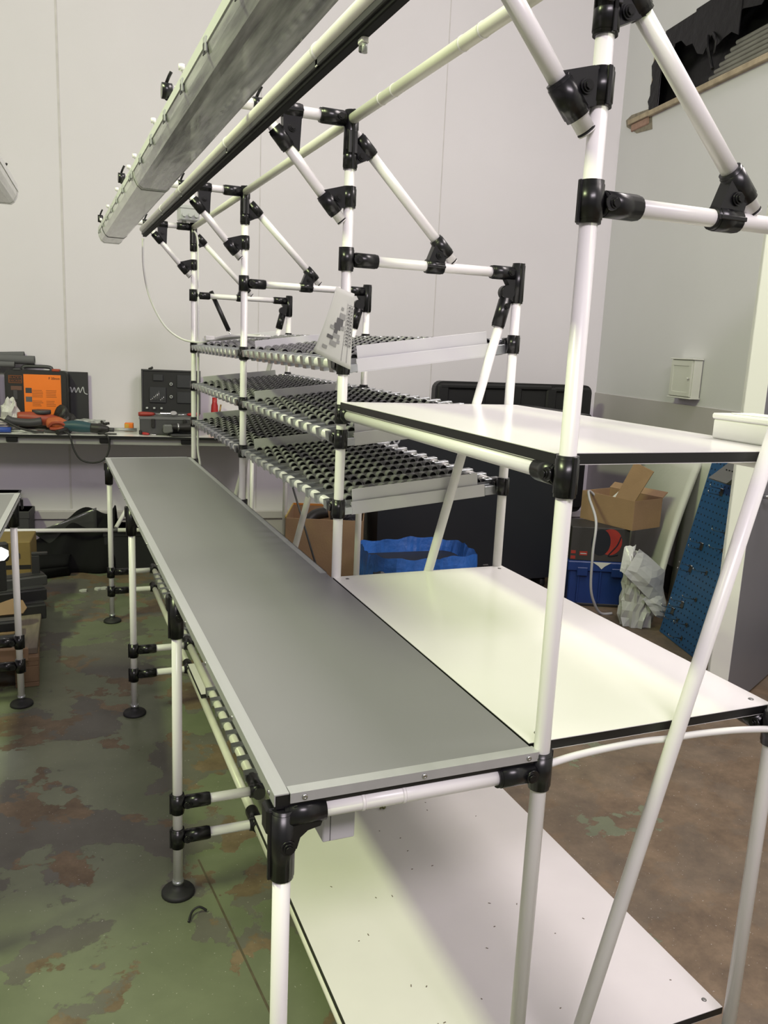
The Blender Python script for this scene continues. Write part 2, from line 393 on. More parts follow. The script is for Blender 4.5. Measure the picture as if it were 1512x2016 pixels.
# ------------------------------------------------------------------ main workstation frame
Y = [0.0, 1.096, 2.346, 3.592]
XL, XR, ZT, ZM, ZB = -0.458, 0.538, 2.179, 1.826, 0.895
ZU, ZL, XI = 0.289, 0.180, -0.225
FR = empty('tube_frame_workstation', (0, 0, 0), (0, 0, 0), 'long white tube workstation frame with black clamp joints, standing across the middle', 'workbench')
foot_me = MB()
foot_me.lathe([(.048, 0), (.048, .007), (.044, .013), (.024, .017), (.016, .026), (.014, .034)], black_rubber, 24)
foot_me.lathe([(.0165, .030), (.0165, .044)], zinc, 14)
foot_me = foot_me.mesh('foot')
def tubeobj(name, a, b, parent=FR, r=R, m=white_tube, n=20):
    a = Vector(a); b = Vector(b); return MB().tube((0, 0, 0), b-a, r, m, n).build(name, parent, a)
def brace_caps(parent_obj, a, b):
    a = Vector(a); b = Vector(b); d = (b-a).normalized(); L = (b-a).length
    me = MB().tube((0, 0, -.0035), (0, 0, -.002), .0143, black_rubber, 18).tube((0, 0, -.006), (0, 0, -.0035), .0136, white_tube, 18).mesh('end_cap')
    link('end_cap', me, parent_obj, (0, 0, 0), d.to_track_quat('Z', 'Y').to_euler())
    link('end_cap', me, parent_obj, d*L, (-d).to_track_quat('Z', 'Y').to_euler())
def frame(first):
    """every part of one portal frame in the plane y = 0"""
    P = []
    P.append(tubeobj('post', (0, 0, .04), (0, 0, ZT-.02)))
    P.append(tubeobj('front_leg', (XL, 0, .04), (XL, 0, ZB-.02)))
    P.append(tubeobj('rear_post', (XR, 0, .04), (XR, 0, ZM+.02)))
    for x_ in (0, XL, XR): P.append(link('foot', foot_me, FR, (x_, 0, 0)))
    P.append(tubeobj('top_beam', (-.486, 0, ZT), (-.02, 0, ZT)))
    P.append(tubeobj('middle_beam', (.02, 0, ZM), (XR-.02, 0, ZM)))
    P.append(tubeobj('bench_beam', (XL+.02, 0, ZB), (-.02, 0, ZB)))
    P.append(tubeobj('lower_beam', (XL+.02, 0, ZU), (XI-.005, 0, ZU)))
    P.append(tubeobj('lower_beam', (XL+.02, 0, ZL), (XR-.02, 0, ZL)))
    fb = ((-.222, 0, 2.148), (-.020, 0, 1.926)); rb = ((.010, 0, 2.146), (.318, 0, 1.846))
    for nm, (a, b) in (('front_brace', fb), ('rear_brace', rb)):
        o = tubeobj(nm, a, b); brace_caps(o, a, b); P.append(o)
    P.append(tubeobj('rear_diagonal_pole', (.508, 0, 1.765), (.072, 0, .035)))
    # joints ------------------------------------------------------------
    j = Joint().sl((0, 0, -.095), (0, 0, .022), (0, -1, 0)).sl((-.018, 0, 0), (-.088, 0, 0)).sl((0, .018, 0), (0, -.03, 0) if not first else (0, .02, 0))
    j.mb.box(-.012, .012, -.0205, -.017, -.085, -.03, dark_grey, c=.001)
    P.append(j.bolt((-.035, -.0195, 0), (0, -1, 0)).place(FR, (0, 0, ZT)))
    P.append(tee((1, 0, 0), .088, .031).place(FR, (0, 0, ZM)))
    # bench corner joints
    j = Joint().sl((0, 0, -.105), (0, 0, .013), (-1, 0, 0)).sl((.0, 0, 0), (.066, 0, 0)).web([(.0, -.01), (.060, -.010), (.056, -.020), (.036, -.024), (.024, -.034), (.019, -.052), (0, -.05)], .0150)
    j.sl((0, 0, 0), (0, .03, 0)); j.mb.box(-.026, -.010, -.004, .03, -.03, .014, black_joint, c=.004)
    j.mb.tube((.004, -.017, -.045), (.004, -.0215, -.045), .012, black_joint, 16)
    P.append(j.bolt((.004, -.021, -.045), (0, -1, 0)).place(FR, (XL, 0, ZB)))
    P.append(tee((-1, 0, 0), .088, .034).place(FR, (0, 0, ZB)))
    for z_ in (ZU, ZL): P.append(tee((1, 0, 0), .092, .030).place(FR, (XL, 0, z_)))
    # inner corner under the bench
    j = Joint().sl((-.012, 0, 0), (.03, 0, 0)).sl((.012, -.024, 0), (.012, .075, 0))
    P.append(j.place(FR, (XI-.012, 0, ZU))); P.append(j.place(FR, (XI-.012, 0, ZL)))
    # rear post: top corner with pivoting arm for the diagonal pole
    j = Joint().sl((0, 0, -.085), (0, 0, .03), (0, -1, 0)).sl((-.018, 0, 0), (-.092, 0, 0)).web([(-.045, -.018), (0, -.018), (0, -.045), (-.028, -.045)], .012)
    j.web([(-.046, -.047), (0, -.047), (0, -.08), (-.046, -.08)], .010)
    P.append(j.bolt((-.034, -.0195, 0), (0, -1, 0)).place(FR, (XR, 0, ZM)))
    dv = Vector((.072-.508, 0, .035-1.765)).normalized()
    j = Joint().sl(Vector((0, 0, 0)) + dv*.012, dv*.098)
    j.mb.tube((-.002, -.014, .006), (-.002, .014, .006), .021, black_joint, 18)
    P.append(j.bolt(dv*.035+Vector((0, -.0195, 0)), (0, -1, 0)).place(FR, (.504, 0, 1.765)))
    # brace clamps: a sleeve on each tube and a web between
    def clamp(axis_p, axis_d, br_p, br_d, poly, boltp):
        ap = Vector(axis_p); ad = Vector(axis_d).normalized(); bp = Vector(br_p); bd = Vector(br_d).normalized()
        j = Joint(); lipa = None
        j.sl(ap-ad*.027, ap+ad*.027, (0, -1, 0)); j.sl(bp-bd*.030, bp+bd*.030); j.web(poly, .0125)
        j.mb.tube(Vector(boltp)+Vector((0, -.0125, 0)), Vector(boltp)+Vector((0, -.0165, 0)), .011, black_joint, 16)
        j.bolt(Vector(boltp)+Vector((0, -.016, 0)), (0, -1, 0))
        return j.place(FR, (0, 0, 0))
    fd = Vector(fb[1]) - Vector(fb[0]); rd = Vector(rb[1]) - Vector(rb[0])
    def on(seg, t): return Vector(seg[0]).lerp(Vector(seg[1]), t)
    p = on(fb, .17); P.append(clamp((-.163, 0, ZT), (1, 0, 0), p, fd, [(-.188, ZT-.006), (-.138, ZT-.006), (p.x+.045, p.z-.028), (p.x+.002, p.z-.002)], ((-.163+p.x)/2+.012, 0, (ZT+p.z)/2-.008)))
    p = on(fb, .83); P.append(clamp((0, 0, 1.985), (0, 0, 1), p, fd, [(.006, 2.010), (-.022, 2.010), (p.x-.024, p.z+.030), (p.x+.012, p.z-.014), (.006, 1.962)], ((p.x)/2-.006, 0, 1.980)))
    p = on(rb, .10); P.append(clamp((0, 0, 2.082), (0, 0, 1), p, rd, [(-.006, 2.058), (-.006, 2.106), (p.x-.012, p.z+.012), (p.x+.030, p.z-.022)], (p.x/2+.006, 0, 2.088)))
    p = on(rb, .885); P.append(clamp((.262, 0, ZM), (1, 0, 0), p, rd, [(.236, ZM+.006), (.288, ZM+.006), (p.x+.014, p.z-.012), (p.x-.020, p.z+.018)], ((.262+p.x)/2, 0, (ZM+p.z)/2+.004)))
    return P
f0 = frame(True)
for yy in Y[1:]:
    for o in f0: copy_tree(o, FR, (0, yy, 0))
# lengthways tubes
for a, b in zip(Y[:-1], Y[1:]):
    tubeobj('ridge_tube', (0, a+.02, ZT), (0, b-.0, ZT), m=lit_tube)
    tubeobj('lower_tube', (XI, a+.05, ZL), (XI, b-.02, ZL), m=lit_tube)
    if a > 0: tubeobj('lower_tube', (XI, a+.05, ZU), (XI, b-.02, ZU), m=lit_tube)
ring_me = MB().tube((0, -.003, 0), (0, .003, 0), R+.0012, white_tube, 18).mesh('film_ring')
for y_ in (.38, .46, .80, .88): link('film_ring', ring_me, FR, (0, y_, ZT))
for x_ in (-.33, -.26): link('film_ring', ring_me, FR, (x_, 0, ZB), (0, 0, math.pi/2))
LEV = ((1.545, 1.622), (1.338, 1.402), (1.137, 1.190))
for i in (1, 2):
    for zf, zr in LEV:
        tubeobj('shelf_front_tube', (0, Y[i]+.02, zf), (0, Y[i+1]-.02, zf)); tubeobj('shelf_rear_tube', (XR, Y[i]+.02, zr), (XR, Y[i+1]-.02, zr))
tp, tm = tee((0, 1, 0), .062, .027), tee((0, -1, 0), .062, .027)
cross = tee((0, 1, 0), .055, .027).sl((0, -.018, 0), (0, -.055, 0))
for zf, zr in LEV:
    for x_, z_ in ((0, zf), (XR, zr)):
        tp.place(FR, (x_, Y[1], z_), False); cross.place(FR, (x_, Y[2], z_), False); tm.place(FR, (x_, Y[3], z_), False)
for x_, z_ in ((0, 1.408), (XR, 1.408), (XR, ZB)):
    tubeobj('board_support_tube', (x_, .03, z_), (x_, Y[1]-.03, z_))
    tee((0, 1, 0), .082, .034).place(FR, (x_, 0, z_)); tm.place(FR, (x_, Y[1], z_))
tubeobj('bench_beam', (.02, Y[1], ZB), (XR-.02, Y[1], ZB))

# ------------------------------------------------------------------ boards
def board(name, x0, x1, y0, y1, ztop, t, top, label, corner_screws=True, und=None):
    e_ = empty(name, (x0, y0, ztop-t), (0, 0, 0), label, 'shelf board')
    mb = MB(); dx, dy = x1-x0, y1-y0
    mb.box(0, dx, 0, dy, .0012, t-.0012, black_edge); mb.box(.0004, dx-.0004, .0004, dy-.0004, t-.0012, t, top); mb.box(.0004, dx-.0004, .0004, dy-.0004, 0, .0012, top)
    mb.build('board', e_)
    if corner_screws:
        me = MB().lathe([(.0058, 0), (.0052, .0012), (.003, .0016)], mat('dull_screw', (.22, .22, .21), .4, .6), 12).mesh('screw')
        for px in (.035, dx-.025):
            for py in (.03, dy-.03): link('screw', me, e_, (px, py, t))
    return e_
board('shelf_board', -.012, .553, .022, 1.092, .9345, .019, laminate, 'wide white laminate board beside the grey worktop at bench height')
board('shelf_board', -.010, .556, .020, 1.080, 1.443, .020, laminate, 'upper white laminate shelf with black edge in front of the roller shelves', False)
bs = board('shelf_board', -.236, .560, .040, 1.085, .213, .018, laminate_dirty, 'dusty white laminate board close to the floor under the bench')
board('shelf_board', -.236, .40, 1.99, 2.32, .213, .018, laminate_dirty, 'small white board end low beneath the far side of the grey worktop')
speck = mat('swarf_speck', (.16, .13, .10), .7)
for k in range(26):
    x_, y_ = random.uniform(-.15, .52), random.uniform(.1, 1.0); a = random.random()*3
    MB().box(-.004*random.random()-.001, .002, -.001, .001, 0, .001, speck).build('swarf_speck', bs, (x_+.236, y_-.04, .018), (0, 0, a))
MB().path(spline([(0, 0, .003), (.006, .004, .006), (.012, 0, .003), (.018, .004, .004)]), .0028, mat('olive_scrap', (.16, .16, .06), .7), 6).build('swarf_curl', bs, (.37, .96, .018))

WT = empty('worktop', (-.4726, -.0085, .9095), (0, 0, 0), 'long grey laminate worktop edged with aluminium strips', 'worktop')
wx, wy = .4566, 3.6215
MB().box(.002, wx, .002, wy-.002, 0, .0235, bench_grey, side=black_edge).build('board', WT)
tl = MB().box(0, .021, -.001, wy, .0238, .0258, alu).box(-.0018, .0, -.001, wy, .007, .0258, alu); tl.build('edge_strip', WT)
MB().box(.0225, wx+.003, -.0015, .019, .0238, .0258, alu).box(.0225, wx+.003, -.0035, -.0015, .0095, .0258, alu).build('edge_strip', WT)
MB().box(wx-.019, wx+.002, 1.15, wy, .0238, .0258, alu).box(wx, wx+.0018, 1.15, wy, .007, .0258, alu).build('edge_strip', WT)
MB().box(.021, wx, wy-.016, wy+.001, .0238, .0258, alu).build('edge_strip', WT)
scr = MB().lathe([(.0048, 0), (.0042, .002), (.0018, .0026), (.0015, .0014)], screw_steel, 12).mesh('screw')
for k in range(14): link('screw', scr, WT, (-.0018, .03+k*.27, .0145), (0, -math.pi/2, 0))
for x_ in (.045, .245, .44): link('screw', scr, WT, (x_, -.0035, .0172), (math.pi/2, 0, 0))
tr = empty('cable_trunking', (-.372, .06, .792), (0, 0, 0), 'grey cable trunking box hanging under the near end of the worktop', 'trunking')
MB().box(0, .056, .0, .95, 0, .10, mat('pale_grey_trunking', (.50, .50, .51), .5), c=.002).build('duct', tr)
MB().box(.012, .013, -.0006, 0, .002, .098, dark_grey).build('lid_joint', tr)
for k in range(6): MB().box(-.0008, 0, .012+.02*k, .018+.02*k, .03, .085, dark_grey).build('slot', tr)

# ------------------------------------------------------------------ roller shelves
def wheel_mesh():
    mb = MB(); n = 14; h = .0115
    mb.tube((0, -h, 0), (0, h, 0), .0142, wheel_grey, n, caps=False)
    for sgn in (-1, 1):
        vs = []
        for r_, y_ in ((.0142, sgn*h), (.0112, sgn*h), (.0106, sgn*h*.45)):
            vs += [(r_*math.cos(2*math.pi*k/n), y_, r_*math.sin(2*math.pi*k/n)) for k in range(n)]
        f1 = [(k, (k+1) % n, n+(k+1) % n, n+k) for k in range(n)]; f2 = [(n+k, n+(k+1) % n, 2*n+(k+1) % n, 2*n+k) for k in range(n)]
        mb.add(vs, f1, wheel_grey); mb.add(vs, f2+[tuple(range(2*n, 3*n))], wheel_dark)
    return mb.mesh('wheel')
WHEEL = wheel_mesh()
galv = mat('galvanised_track', (0.30, 0.30, 0.31), 0.4, 0.35, var=0.08, vscale=20)
def track_mesh(L):
    mb = MB()
    for y_ in (-.0190, .0170): mb.box(.022, L-.022, y_, y_+.0020, -.020, .011, galv)
    mb.box(.022, L-.022, -.0185, .0185, -.0215, -.020, galv)
    return mb.mesh('roller_track')
def clip_mesh():
    mb = MB()
    mb.box(-.020, .034, -.0145, .0145, .0145, .0165, zinc, c=.0005); mb.box(-.0205, -.0185, -.0145, .0145, -.010, .0165, zinc)
    for y_ in (-.0155, .0140): mb.box(-.0195, .030, y_, y_+.0015, -.020 if y_ > 9 else -.004, .0160, zinc)
    for y_ in (-.0195, .0180): mb.box(.014, .040, y_, y_+.0015, -.030, .012, zinc)
    mb.box(.014, .0155, -.018, .018, -.030, -.008, zinc)
    return mb.mesh('end_clip')
CLIP = clip_mesh()
AXLE = MB().tube((0, -.02, 0), (0, .02, 0), .0035, chrome, 8).mesh('axle_pin')
def roller_deck(y0, n, zf, zr, label, x0=0.0, x1=XR, first=.062, pitch=.0922, guides=(.018,), wheels=True, group='roller shelves'):
    a = math.atan2(zr-zf, x1-x0); L = math.hypot(zr-zf, x1-x0)
    d = empty('roller_shelf', (x0, y0, zf), (0, -a, 0), label, 'roller shelf', group)
    tme = track_mesh(L)
    for k in range(n):
        yk = first + pitch*k
        t = link('roller_track', tme, d, (0, yk, 0)); link('end_clip', CLIP, t, (0, 0, 0)); link('end_clip', CLIP, t, (L, 0, 0), (0, 0, math.pi))
        if wheels:
            m = 14; p0 = .052 + (.017 if k % 2 else 0); dp = (L-.052-.062)/(m-1)
            for q in range(m): link('wheel', WHEEL, t, (p0+dp*q, 0, .010))
            link('axle_pin', AXLE, t, (L-.036, 0, .018), (0, 0, math.pi/2))
    for g in guides:
        gd = MB().box(.052, L-.075, g-.002, g, -.004, .046, guide_grey, c=.0006); gd.box(.052, L-.075, g, g+.022, -.004, -.002, guide_grey)
        o = gd.build('side_guide', d)
        MB().box(.045, L-.055, g-.010, g-.008, -.026, .010, guide_grey, c=.0006).box(.045, L-.055, g-.010, g+.012, -.028, -.026, guide_grey).build('guide_channel', o)
        MB().box(.016, .047, g-.012, g+.012, -.026, -.004, zinc, c=.001).build('guide_bracket', o); MB().box(L-.055, L-.016, g-.012, g+.012, -.026, .002, zinc, c=.001).build('guide_bracket', o)
    return d
lev_n = ('top', 'middle', 'lowest')
for i, where in ((1, 'nearer bay, right behind the upper white shelf'), (2, 'far bay by the tool table')):
    for k, (zf, zr) in enumerate(LEV):
        roller_deck(Y[i], 13, zf, zr, '%s roller shelf of grey wheels in the %s' % (lev_n[k], where), guides=((.026,) if i == 1 else (.0, 1.225)))
roller_deck(Y[1], 8, ZU, .33, 'short roller shelf low under the worktop with eight steel clips in view', x0=XI, x1=XR, first=.085, guides=(), wheels=False)
roller_deck(Y[2], 12, ZU, .33, 'roller shelf low under the far end of the grey worktop', x0=XI, x1=XR, first=.085, guides=(), wheels=False)
for y0_, y1_ in ((Y[1], Y[2]), (Y[2], Y[3])): tubeobj('shelf_rear_tube', (XR, y0_+.02, .33), (XR, y1_-.02, .33))

# ------------------------------------------------------------------ lamps and overhead rail
def lamp(name, cx, y0, y1, zb, label, dm, flip=1, group='unlit strip lamps'):
    e_ = empty(name, (cx, y0, zb), (0, 0, 0), label, 'strip lamp', group); L = y1-y0
    dif = [(-.064, .050), (-.060, .030), (-.050, .010), (-.037, 0), (.037, 0), (.050, .010), (.060, .030), (.064, .050)]
    MB().prism(dif, .03, L-.03, dm, 'xz', smooth=False).build('diffuser', e_)
    hs = [(-.066, .049), (.066, .049), (.062, .078), (.045, .092), (-.045, .092), (-.062, .078)]
    MB().prism(hs, .0, L, housing, 'xz').build('housing', e_)
    endp = [(a*1.02, b) for a, b in dif]
    for ya, yb in ((0, .031), (L-.031, L)): MB().prism([(a, b-.001) for a, b in endp], ya, yb, housing if dm is diff_grey else diff_pale, 'xz').build('end_cap', e_)
    clipm = MB().box(-.069, -.063, -.010, .010, .034, .062, clear_box, c=.002).box(-.0700, -.068, -.005, .005, .030, .05, dark_grey, c=.0005).mesh('clip')
    for k in range(int(L/.27)+1): link('clip', clipm, e_, (0, .06+k*.27, 0))
    bracket = MB().path([(-.045, 0, .088), (-.050, 0, .098), (-.054, 0, .106)], .0045, plastic_white, 8).tube((-.054, 0, .100), (-.055, 0, .112), .007, plastic_white, 10).mesh('hanger')
    for k in range(int(L/.5)+1): link('hanger', bracket, e_, (0, .22+k*.5, 0))
    return e_
l1 = lamp('strip_lamp', -.418, 1.85, 3.66, 2.066, 'pale unlit strip lamp hanging at the far end above the worktop', diff_pale)
l2 = lamp('strip_lamp', -.418, -.35, 1.845, 2.066, 'long streaky grey unlit strip lamp at the top of the picture', diff_grey)
strap = [(-.067, .052), (-.062, .029), (-.051, .009), (-.038, -.0015), (.038, -.0015), (.051, .009), (.062, .029), (.067, .052)]
for par, y_ in ((l2, 2.185), (l1, 1.50)): MB().prism(strap, y_-.004, y_+.004, mid_grey, 'xz').build('strap', par)
l3 = lamp('strip_lamp', -.905, 0, 2.03, 2.085, 'end of another strip lamp at the left edge above the neighbouring bench', diff_pale)
l3.rotation_euler = (0, 0, math.radians(-3.6)); l3.location = (-.905-2.03*math.sin(math.radians(3.6)), 2.66-2.03*math.cos(math.radians(3.6)), 2.085)
# black clips that hold lamp and rail on the beams
clip_me = MB().tube((-.012, 0, 0), (.012, 0, 0), .0185, black_joint, 16).path(spline([(0, .0, -.018), (-.006, .016, -.004), (-.002, .02, .012), (.006, .008, .034), (.012, .004, .046)]), .004, black_joint, 6).mesh('beam_clip')
for y_ in Y:
    link('beam_clip', clip_me, FR, (-.474, y_, ZT)); link('beam_clip', clip_me, FR, (-.252, y_, ZT))
RL = empty('overhead_rail', (-.262, -.5, 2.150), (0, 0, 0), 'cream overhead rail tube with a black track along its underside', 'rail')
MB().tube((0, 0, 0), (0, 4.13, 0), R, lit_tube, 20).build('rail_tube', RL)
MB().box(.002, .022, .0, 4.13, -.038, -.008, mat('matt_black_track', (.004, .004, .004), .7, spec=.2), c=.002).build('black_track', RL)
MB().box(-.004, .004, 0, 4.13, -.028, -.012, dark_grey, c=.002).build('track_web', RL)
for y_ in (.98, 1.02): pass
for y_ in (1.05, 1.9, 2.75, 3.3): MB().tube((0, y_, 0), (0, y_+.012, 0), R+.002, plastic_white, 18).box(-.004, .004, y_, y_+.012, -.028, -.014, plastic_white).build('rail_ring', RL)
tro = empty('rail_trolley', (-.250, .345, 2.098), (0, 0, 0), 'small pale trolley clip hanging from the overhead rail', 'trolley')
MB().box(-.004, .010, -.012, .012, .004, .020, plastic_white, c=.003).build('body', tro); MB().tube((.003, -.006, -.010), (.003, -.006, .006), .005, clear_box, 10).build('hook', tro); MB().box(-.002, .008, .004, .012, -.006, .006, mid_grey, c=.002).build('latch', tro)

jb = empty('junction_box', (-.03, Y[3], ZT+R), (0, 0, 0), 'clear junction box on top of the farthest post', 'junction box')
MB().box(-.05, .055, -.05, .05, .012, .075, clear_box, c=.006).build('box', jb)
MB().box(-.053, .058, -.053, .053, .070, .092, clear_box, c=.005).build('lid', jb)
for x_ in (-.028, .005, .036): MB().tube((x_, -.053, .040), (x_, -.066, .040), .011, clear_box, 10).build('gland', jb)
MB().path([(-.02, 0, .0), (-.02, 0, .012)], .012, plastic_white).build('mount', jb)

def cable(name, pts, r, m, label, k=8, group=None):
    return tag(MB().path(spline(pts, k), r, m, 8).build(name), label, 'cable', group)
cable('power_cable', [(-.262, 3.60, 2.10), (-.258, 3.62, 1.95), (-.225, 3.64, 1.80), (-.15, 3.65, 1.66), (-.06, 3.63, 1.59), (.02, 3.52, 1.575), (.06, 3.44, 1.588)], .0055, cable_white, 'white cable drooping from the rail to the far roller shelf')
cable('power_cable', [(.0, Y[3]-.02, 2.16), (.022, Y[3]-.017, 2.08), (.023, Y[3]-.016, 1.7), (.022, Y[3]-.018, 1.3), (.020, Y[3]-.018, 1.0), (.030, Y[3]-.03, .90), (.05, Y[3]-.03, .70)], .006, cable_white, 'white cable tied straight down along the farthest post')
cc = empty('cable_bundle', (.05, 3.42, 1.585), (0, 0, 0), 'bundle of white cable lying on the top far roller shelf', 'cable')
for k in range(4): MB().path(spline([(.0+.008*k, 0, .004), (.05, -.10-.02*k, .010+.004*k), (.12, -.22-.03*k, .024+.003*k), (.20+.02*k, -.30, .036), (.21, -.22+.02*k, .042), (.10, -.05, .022+.004*k), (.02, .02, .01)], 6), .005, cable_white, 6).build('cable_loop', cc)
MB().box(-.02, .03, -.02, .02, .002, .028, plastic_white, c=.004).build('plug', cc)
cable('power_cable', [(.016, .004, .899), (.08, .010, .903), (.16, .018, .902), (.24, .0225, .900), (.30, .0225, .897), (.37, .0225, .896), (.45, .014, .896), (.505, -.004, .899), (.532, -.0225, .905), (.556, -.0225, .925), (.561, -.018, .97), (.562, -.014, 1.10), (.562, -.014, 1.36)], .0068, plastic_white, 'thick white cable sagging along the near edge of the white bench board')
cable('power_cable', [(2.62, 3.33, .66), (2.53, 3.33, .725), (2.44, 3.20, .70), (2.34, 2.98, .60), (2.30, 2.93, .42), (2.31, 2.93, .20), (2.36, 2.94, .08), (2.43, 2.96, .010), (2.50, 2.94, .010)], .0085, mat('grey_hose', (.42, .42, .43), .5), 'thin grey hose hanging in front of the blue crate')

# printout hanging on the second post
pp = empty('printed_sheet', (-.003, Y[1]-.020, 1.532), (0, 0, 0), 'printed drawing in a clear sleeve taped to a post, its left half bent forward', 'paper')
def curve(u):
    # u 0 (right edge) .. 1 (left, bent away from the post towards the bench)
    x_ = .020 - .118*u; y_ = -.004 - .030*u*u + .02*math.sin(2.6*u)*0
    return x_, y_
def paperfn(u, v):
    x_, y_ = curve(u); zz = v*.212
    x2 = x_ + .055*u*v - .004*(1-v); z2 = zz + .045*u*(1-v) + .006*u*v - .008*v*(1-u)
    return (x2, y_ - .012*math.sin(3*v)*u, z2)
solid(MB().grid(paperfn, 14, 14, paper_white).build('sheet', pp), .0006, 1)
def onpaper(u0, u1, v0, v1, m, name, nu=3, nv=3):
    def fn(u, v):
        p = Vector(paperfn(u0+(u1-u0)*u, v0+(v1-v0)*v)); p.y -= .0014; return p
    return MB().grid(fn, nu, nv, m).build(name, pp)
for k, (u0, u1, v0, v1, m) in enumerate(((.30, .52, .60, .68, ink_light), (.36, .60, .50, .60, ink), (.42, .66, .44, .52, ink), (.30, .46, .46, .52, ink_light), (.50, .62, .38, .45, ink), (.62, .78, .42, .47, ink_light), (.40, .62, .32, .38, ink_light), (.60, .80, .28, .33, ink), (.46, .66, .20, .27, ink_light), (.70, .84, .12, .17, ink_light), (.40, .50, .72, .76, ink_light), (.38, .46, .26, .31, ink_light))):
    onpaper(u0, u1, v0, v1, m, 'drawing_patch')
for k in range(13): onpaper(.02, .26, .28+.045*k, .2835+.045*k, ink, 'table_line', 3, 1)
for u_ in (.02, .12, .26): onpaper(u_, u_+.008, .06 if u_ > .05 else .30, .84, ink, 'table_line', 1, 4)
for k in range(12):
    onpaper(.045, .085+.03*random.random(), .293+.045*k, .308+.045*k, ink, 'table_text', 2, 1); onpaper(.14, .20+.04*random.random(), .293+.045*k, .308+.045*k, ink, 'table_text', 2, 1)
def tapefn(u, v): a = math.radians(-150+120*u); return (.003+.0158*math.sin(a)*0 + .0156*math.cos(a), .020+.0156*math.sin(a), .10+v*.075)
solid(MB().grid(tapefn, 8, 1, mat('grey_tape', (.42, .41, .42), .35)).build('tape', pp), .0004, 1)

# white box on the upper shelf
wb = empty('storage_box', (.508, .02, 1.4435), (0, 0, math.radians(0)), 'white lidded plastic box on the right end of the upper white shelf', 'box')
MB().box(.0, .10, .02, .205, 0, .040, plastic_white, c=.003).build('body', wb)
MB().box(-.003, .103, .017, .208, .0405, .052, plastic_white, c=.003).build('lid', wb)
MB().box(.02, .08, .05, .18, .052, .0545, plastic_white, c=.001).build('lid_panel', wb)

# gas strut leaning behind the far bay
gs = empty('gas_strut', (.337, 4.2, 1.585), (0, math.radians(-22.7), math.radians(0)), 'black gas strut with a thin steel rod leaning beyond the far roller shelf', 'strut')
gs.location = (.205, 3.545, 1.603)
sd = Vector((.108, 3.620, 1.835)) - Vector(gs.location); gs.rotation_euler = sd.to_track_quat('Z', 'Y').to_euler(); sl_ = sd.length
MB().tube((0, 0, 0), (0, 0, .06), .0045, chrome, 10).build('rod', gs); MB().tube((0, 0, .05), (0, 0, sl_+.02), .0125, black_edge, 16).build('cylinder', gs)
for k in range(5): MB().box(-.0131, -.0125, -.003, .003, .075+.03*k, .09+.03*k, print_white).build('printed_mark', gs, None, (0, 0, math.radians(40)))

# ------------------------------------------------------------------ neighbouring bench at the left edge
LB = empty('tube_frame_workstation', (-.909, 2.576, 0), (0, 0, math.radians(-3.6)), 'end of a second white tube bench at the left edge of the picture', 'workbench')
def lt(name, a, b, m=white_tube): return tubeobj(name, a, b, LB, R, m)
lt('post', (0, 0, .04), (0, 0, .875)); link('foot', foot_me, LB, (0, 0, 0))
lt('bench_beam', (-.46, 0, ZB), (-.02, 0, ZB)); lt('lower_beam', (-.46, 0, ZU), (-.02, 0, ZU)); lt('lower_beam', (-.46, 0, ZL), (-.02, 0, ZL))
lt('post', (-.46, 0, .04), (-.46, 0, 2.16)); link('foot', foot_me, LB, (-.46, 0, 0)); lt('top_beam', (-.46, 0, ZT), (.03, 0, ZT))
tee((-1, 0, 0), .092, .030).place(LB, (0, 0, ZU)); tee((-1, 0, 0), .092, .030).place(LB, (0, 0, ZL))
Joint().sl((0, 0, -.10), (0, 0, .012), (1, 0, 0)).sl((0, 0, 0), (-.062, 0, 0)).bolt((0, -.019, -.045), (0, -1, 0)).place(LB, (0, 0, ZB))
link('beam_clip', clip_me, LB, (.022, 0, ZT))
for o in [c for c in LB.children if c.name.split('.')[0] in ('post', 'foot', 'bench_beam', 'lower_beam', 'top_beam', 'clamp_joint')]: copy_tree(o, LB, (0, -1.58, 0))
LT = empty('worktop', (-.879, 2.60, .907), (0, 0, math.radians(176.4)), 'grey worktop of the second bench at the left edge', 'worktop')
MB().box(.002, .50, .002, 1.63, 0, .0235, bench_grey, side=black_edge).build('board', LT)
MB().box(-.0018, .021, -.001, 1.63, .0238, .0258, alu).box(-.0018, 0, -.001, 1.63, .007, .0258, alu).build('edge_strip', LT)
MB().box(.022, .50, -.0018, .019, .0238, .0258, alu).build('edge_strip', LT)
for k in range(6): link('screw', scr, LT, (-.0018, .06+k*.27, .0145), (0, -math.pi/2, 0))
MB().box(-.012, -.002, .018, .034, -.04, .004, black_joint, c=.003).build('hook', LT)

# ------------------------------------------------------------------ tool table along the back wall
TB = empty('tool_table', wl(0, .48), RZ, 'long white topped tool table against the back wall', 'table')
def tb(s, off, z=.93): return Vector((s, -off+.48, z))
mb = MB().box(-2.2, 1.35, -.0, .47, .9125, .93, laminate, side=black_edge); mb.build('table_top', TB)
MB().box(-2.2, 1.35, .025, .045, .868, .9125, mat('grey_apron', (.30, .30, .29), .5), c=.002).build('apron', TB)
for s_ in (-.90, -.31, .27, .80): MB().box(s_-.035, s_+.035, .008, .026, .880, .912, black_joint, c=.003).build('bracket', TB)
for s_ in (-1.9, 1.25):
    for o_ in (.04, .44): MB().tube((s_, o_, 0), (s_, o_, .87), R, white_tube).build('leg', TB)
MB().tube((-1.9, -.03, .291), (.285, -.03, .291), R, white_tube).build('stretcher', TB); MB().tube((.345, -.03, .291), (1.25, -.03, .291), R, white_tube).build('stretcher', TB)
MB().tube((.28, -.03, .291), (.35, -.03, .291), .0125, mat('dull_grey_joint', (.12, .12, .12), .5, .3)).build('stretcher_joint', TB)
MB().tube((.33, .0, .30), (.52, .35, .62), R, white_tube).build('diagonal_stay', TB)

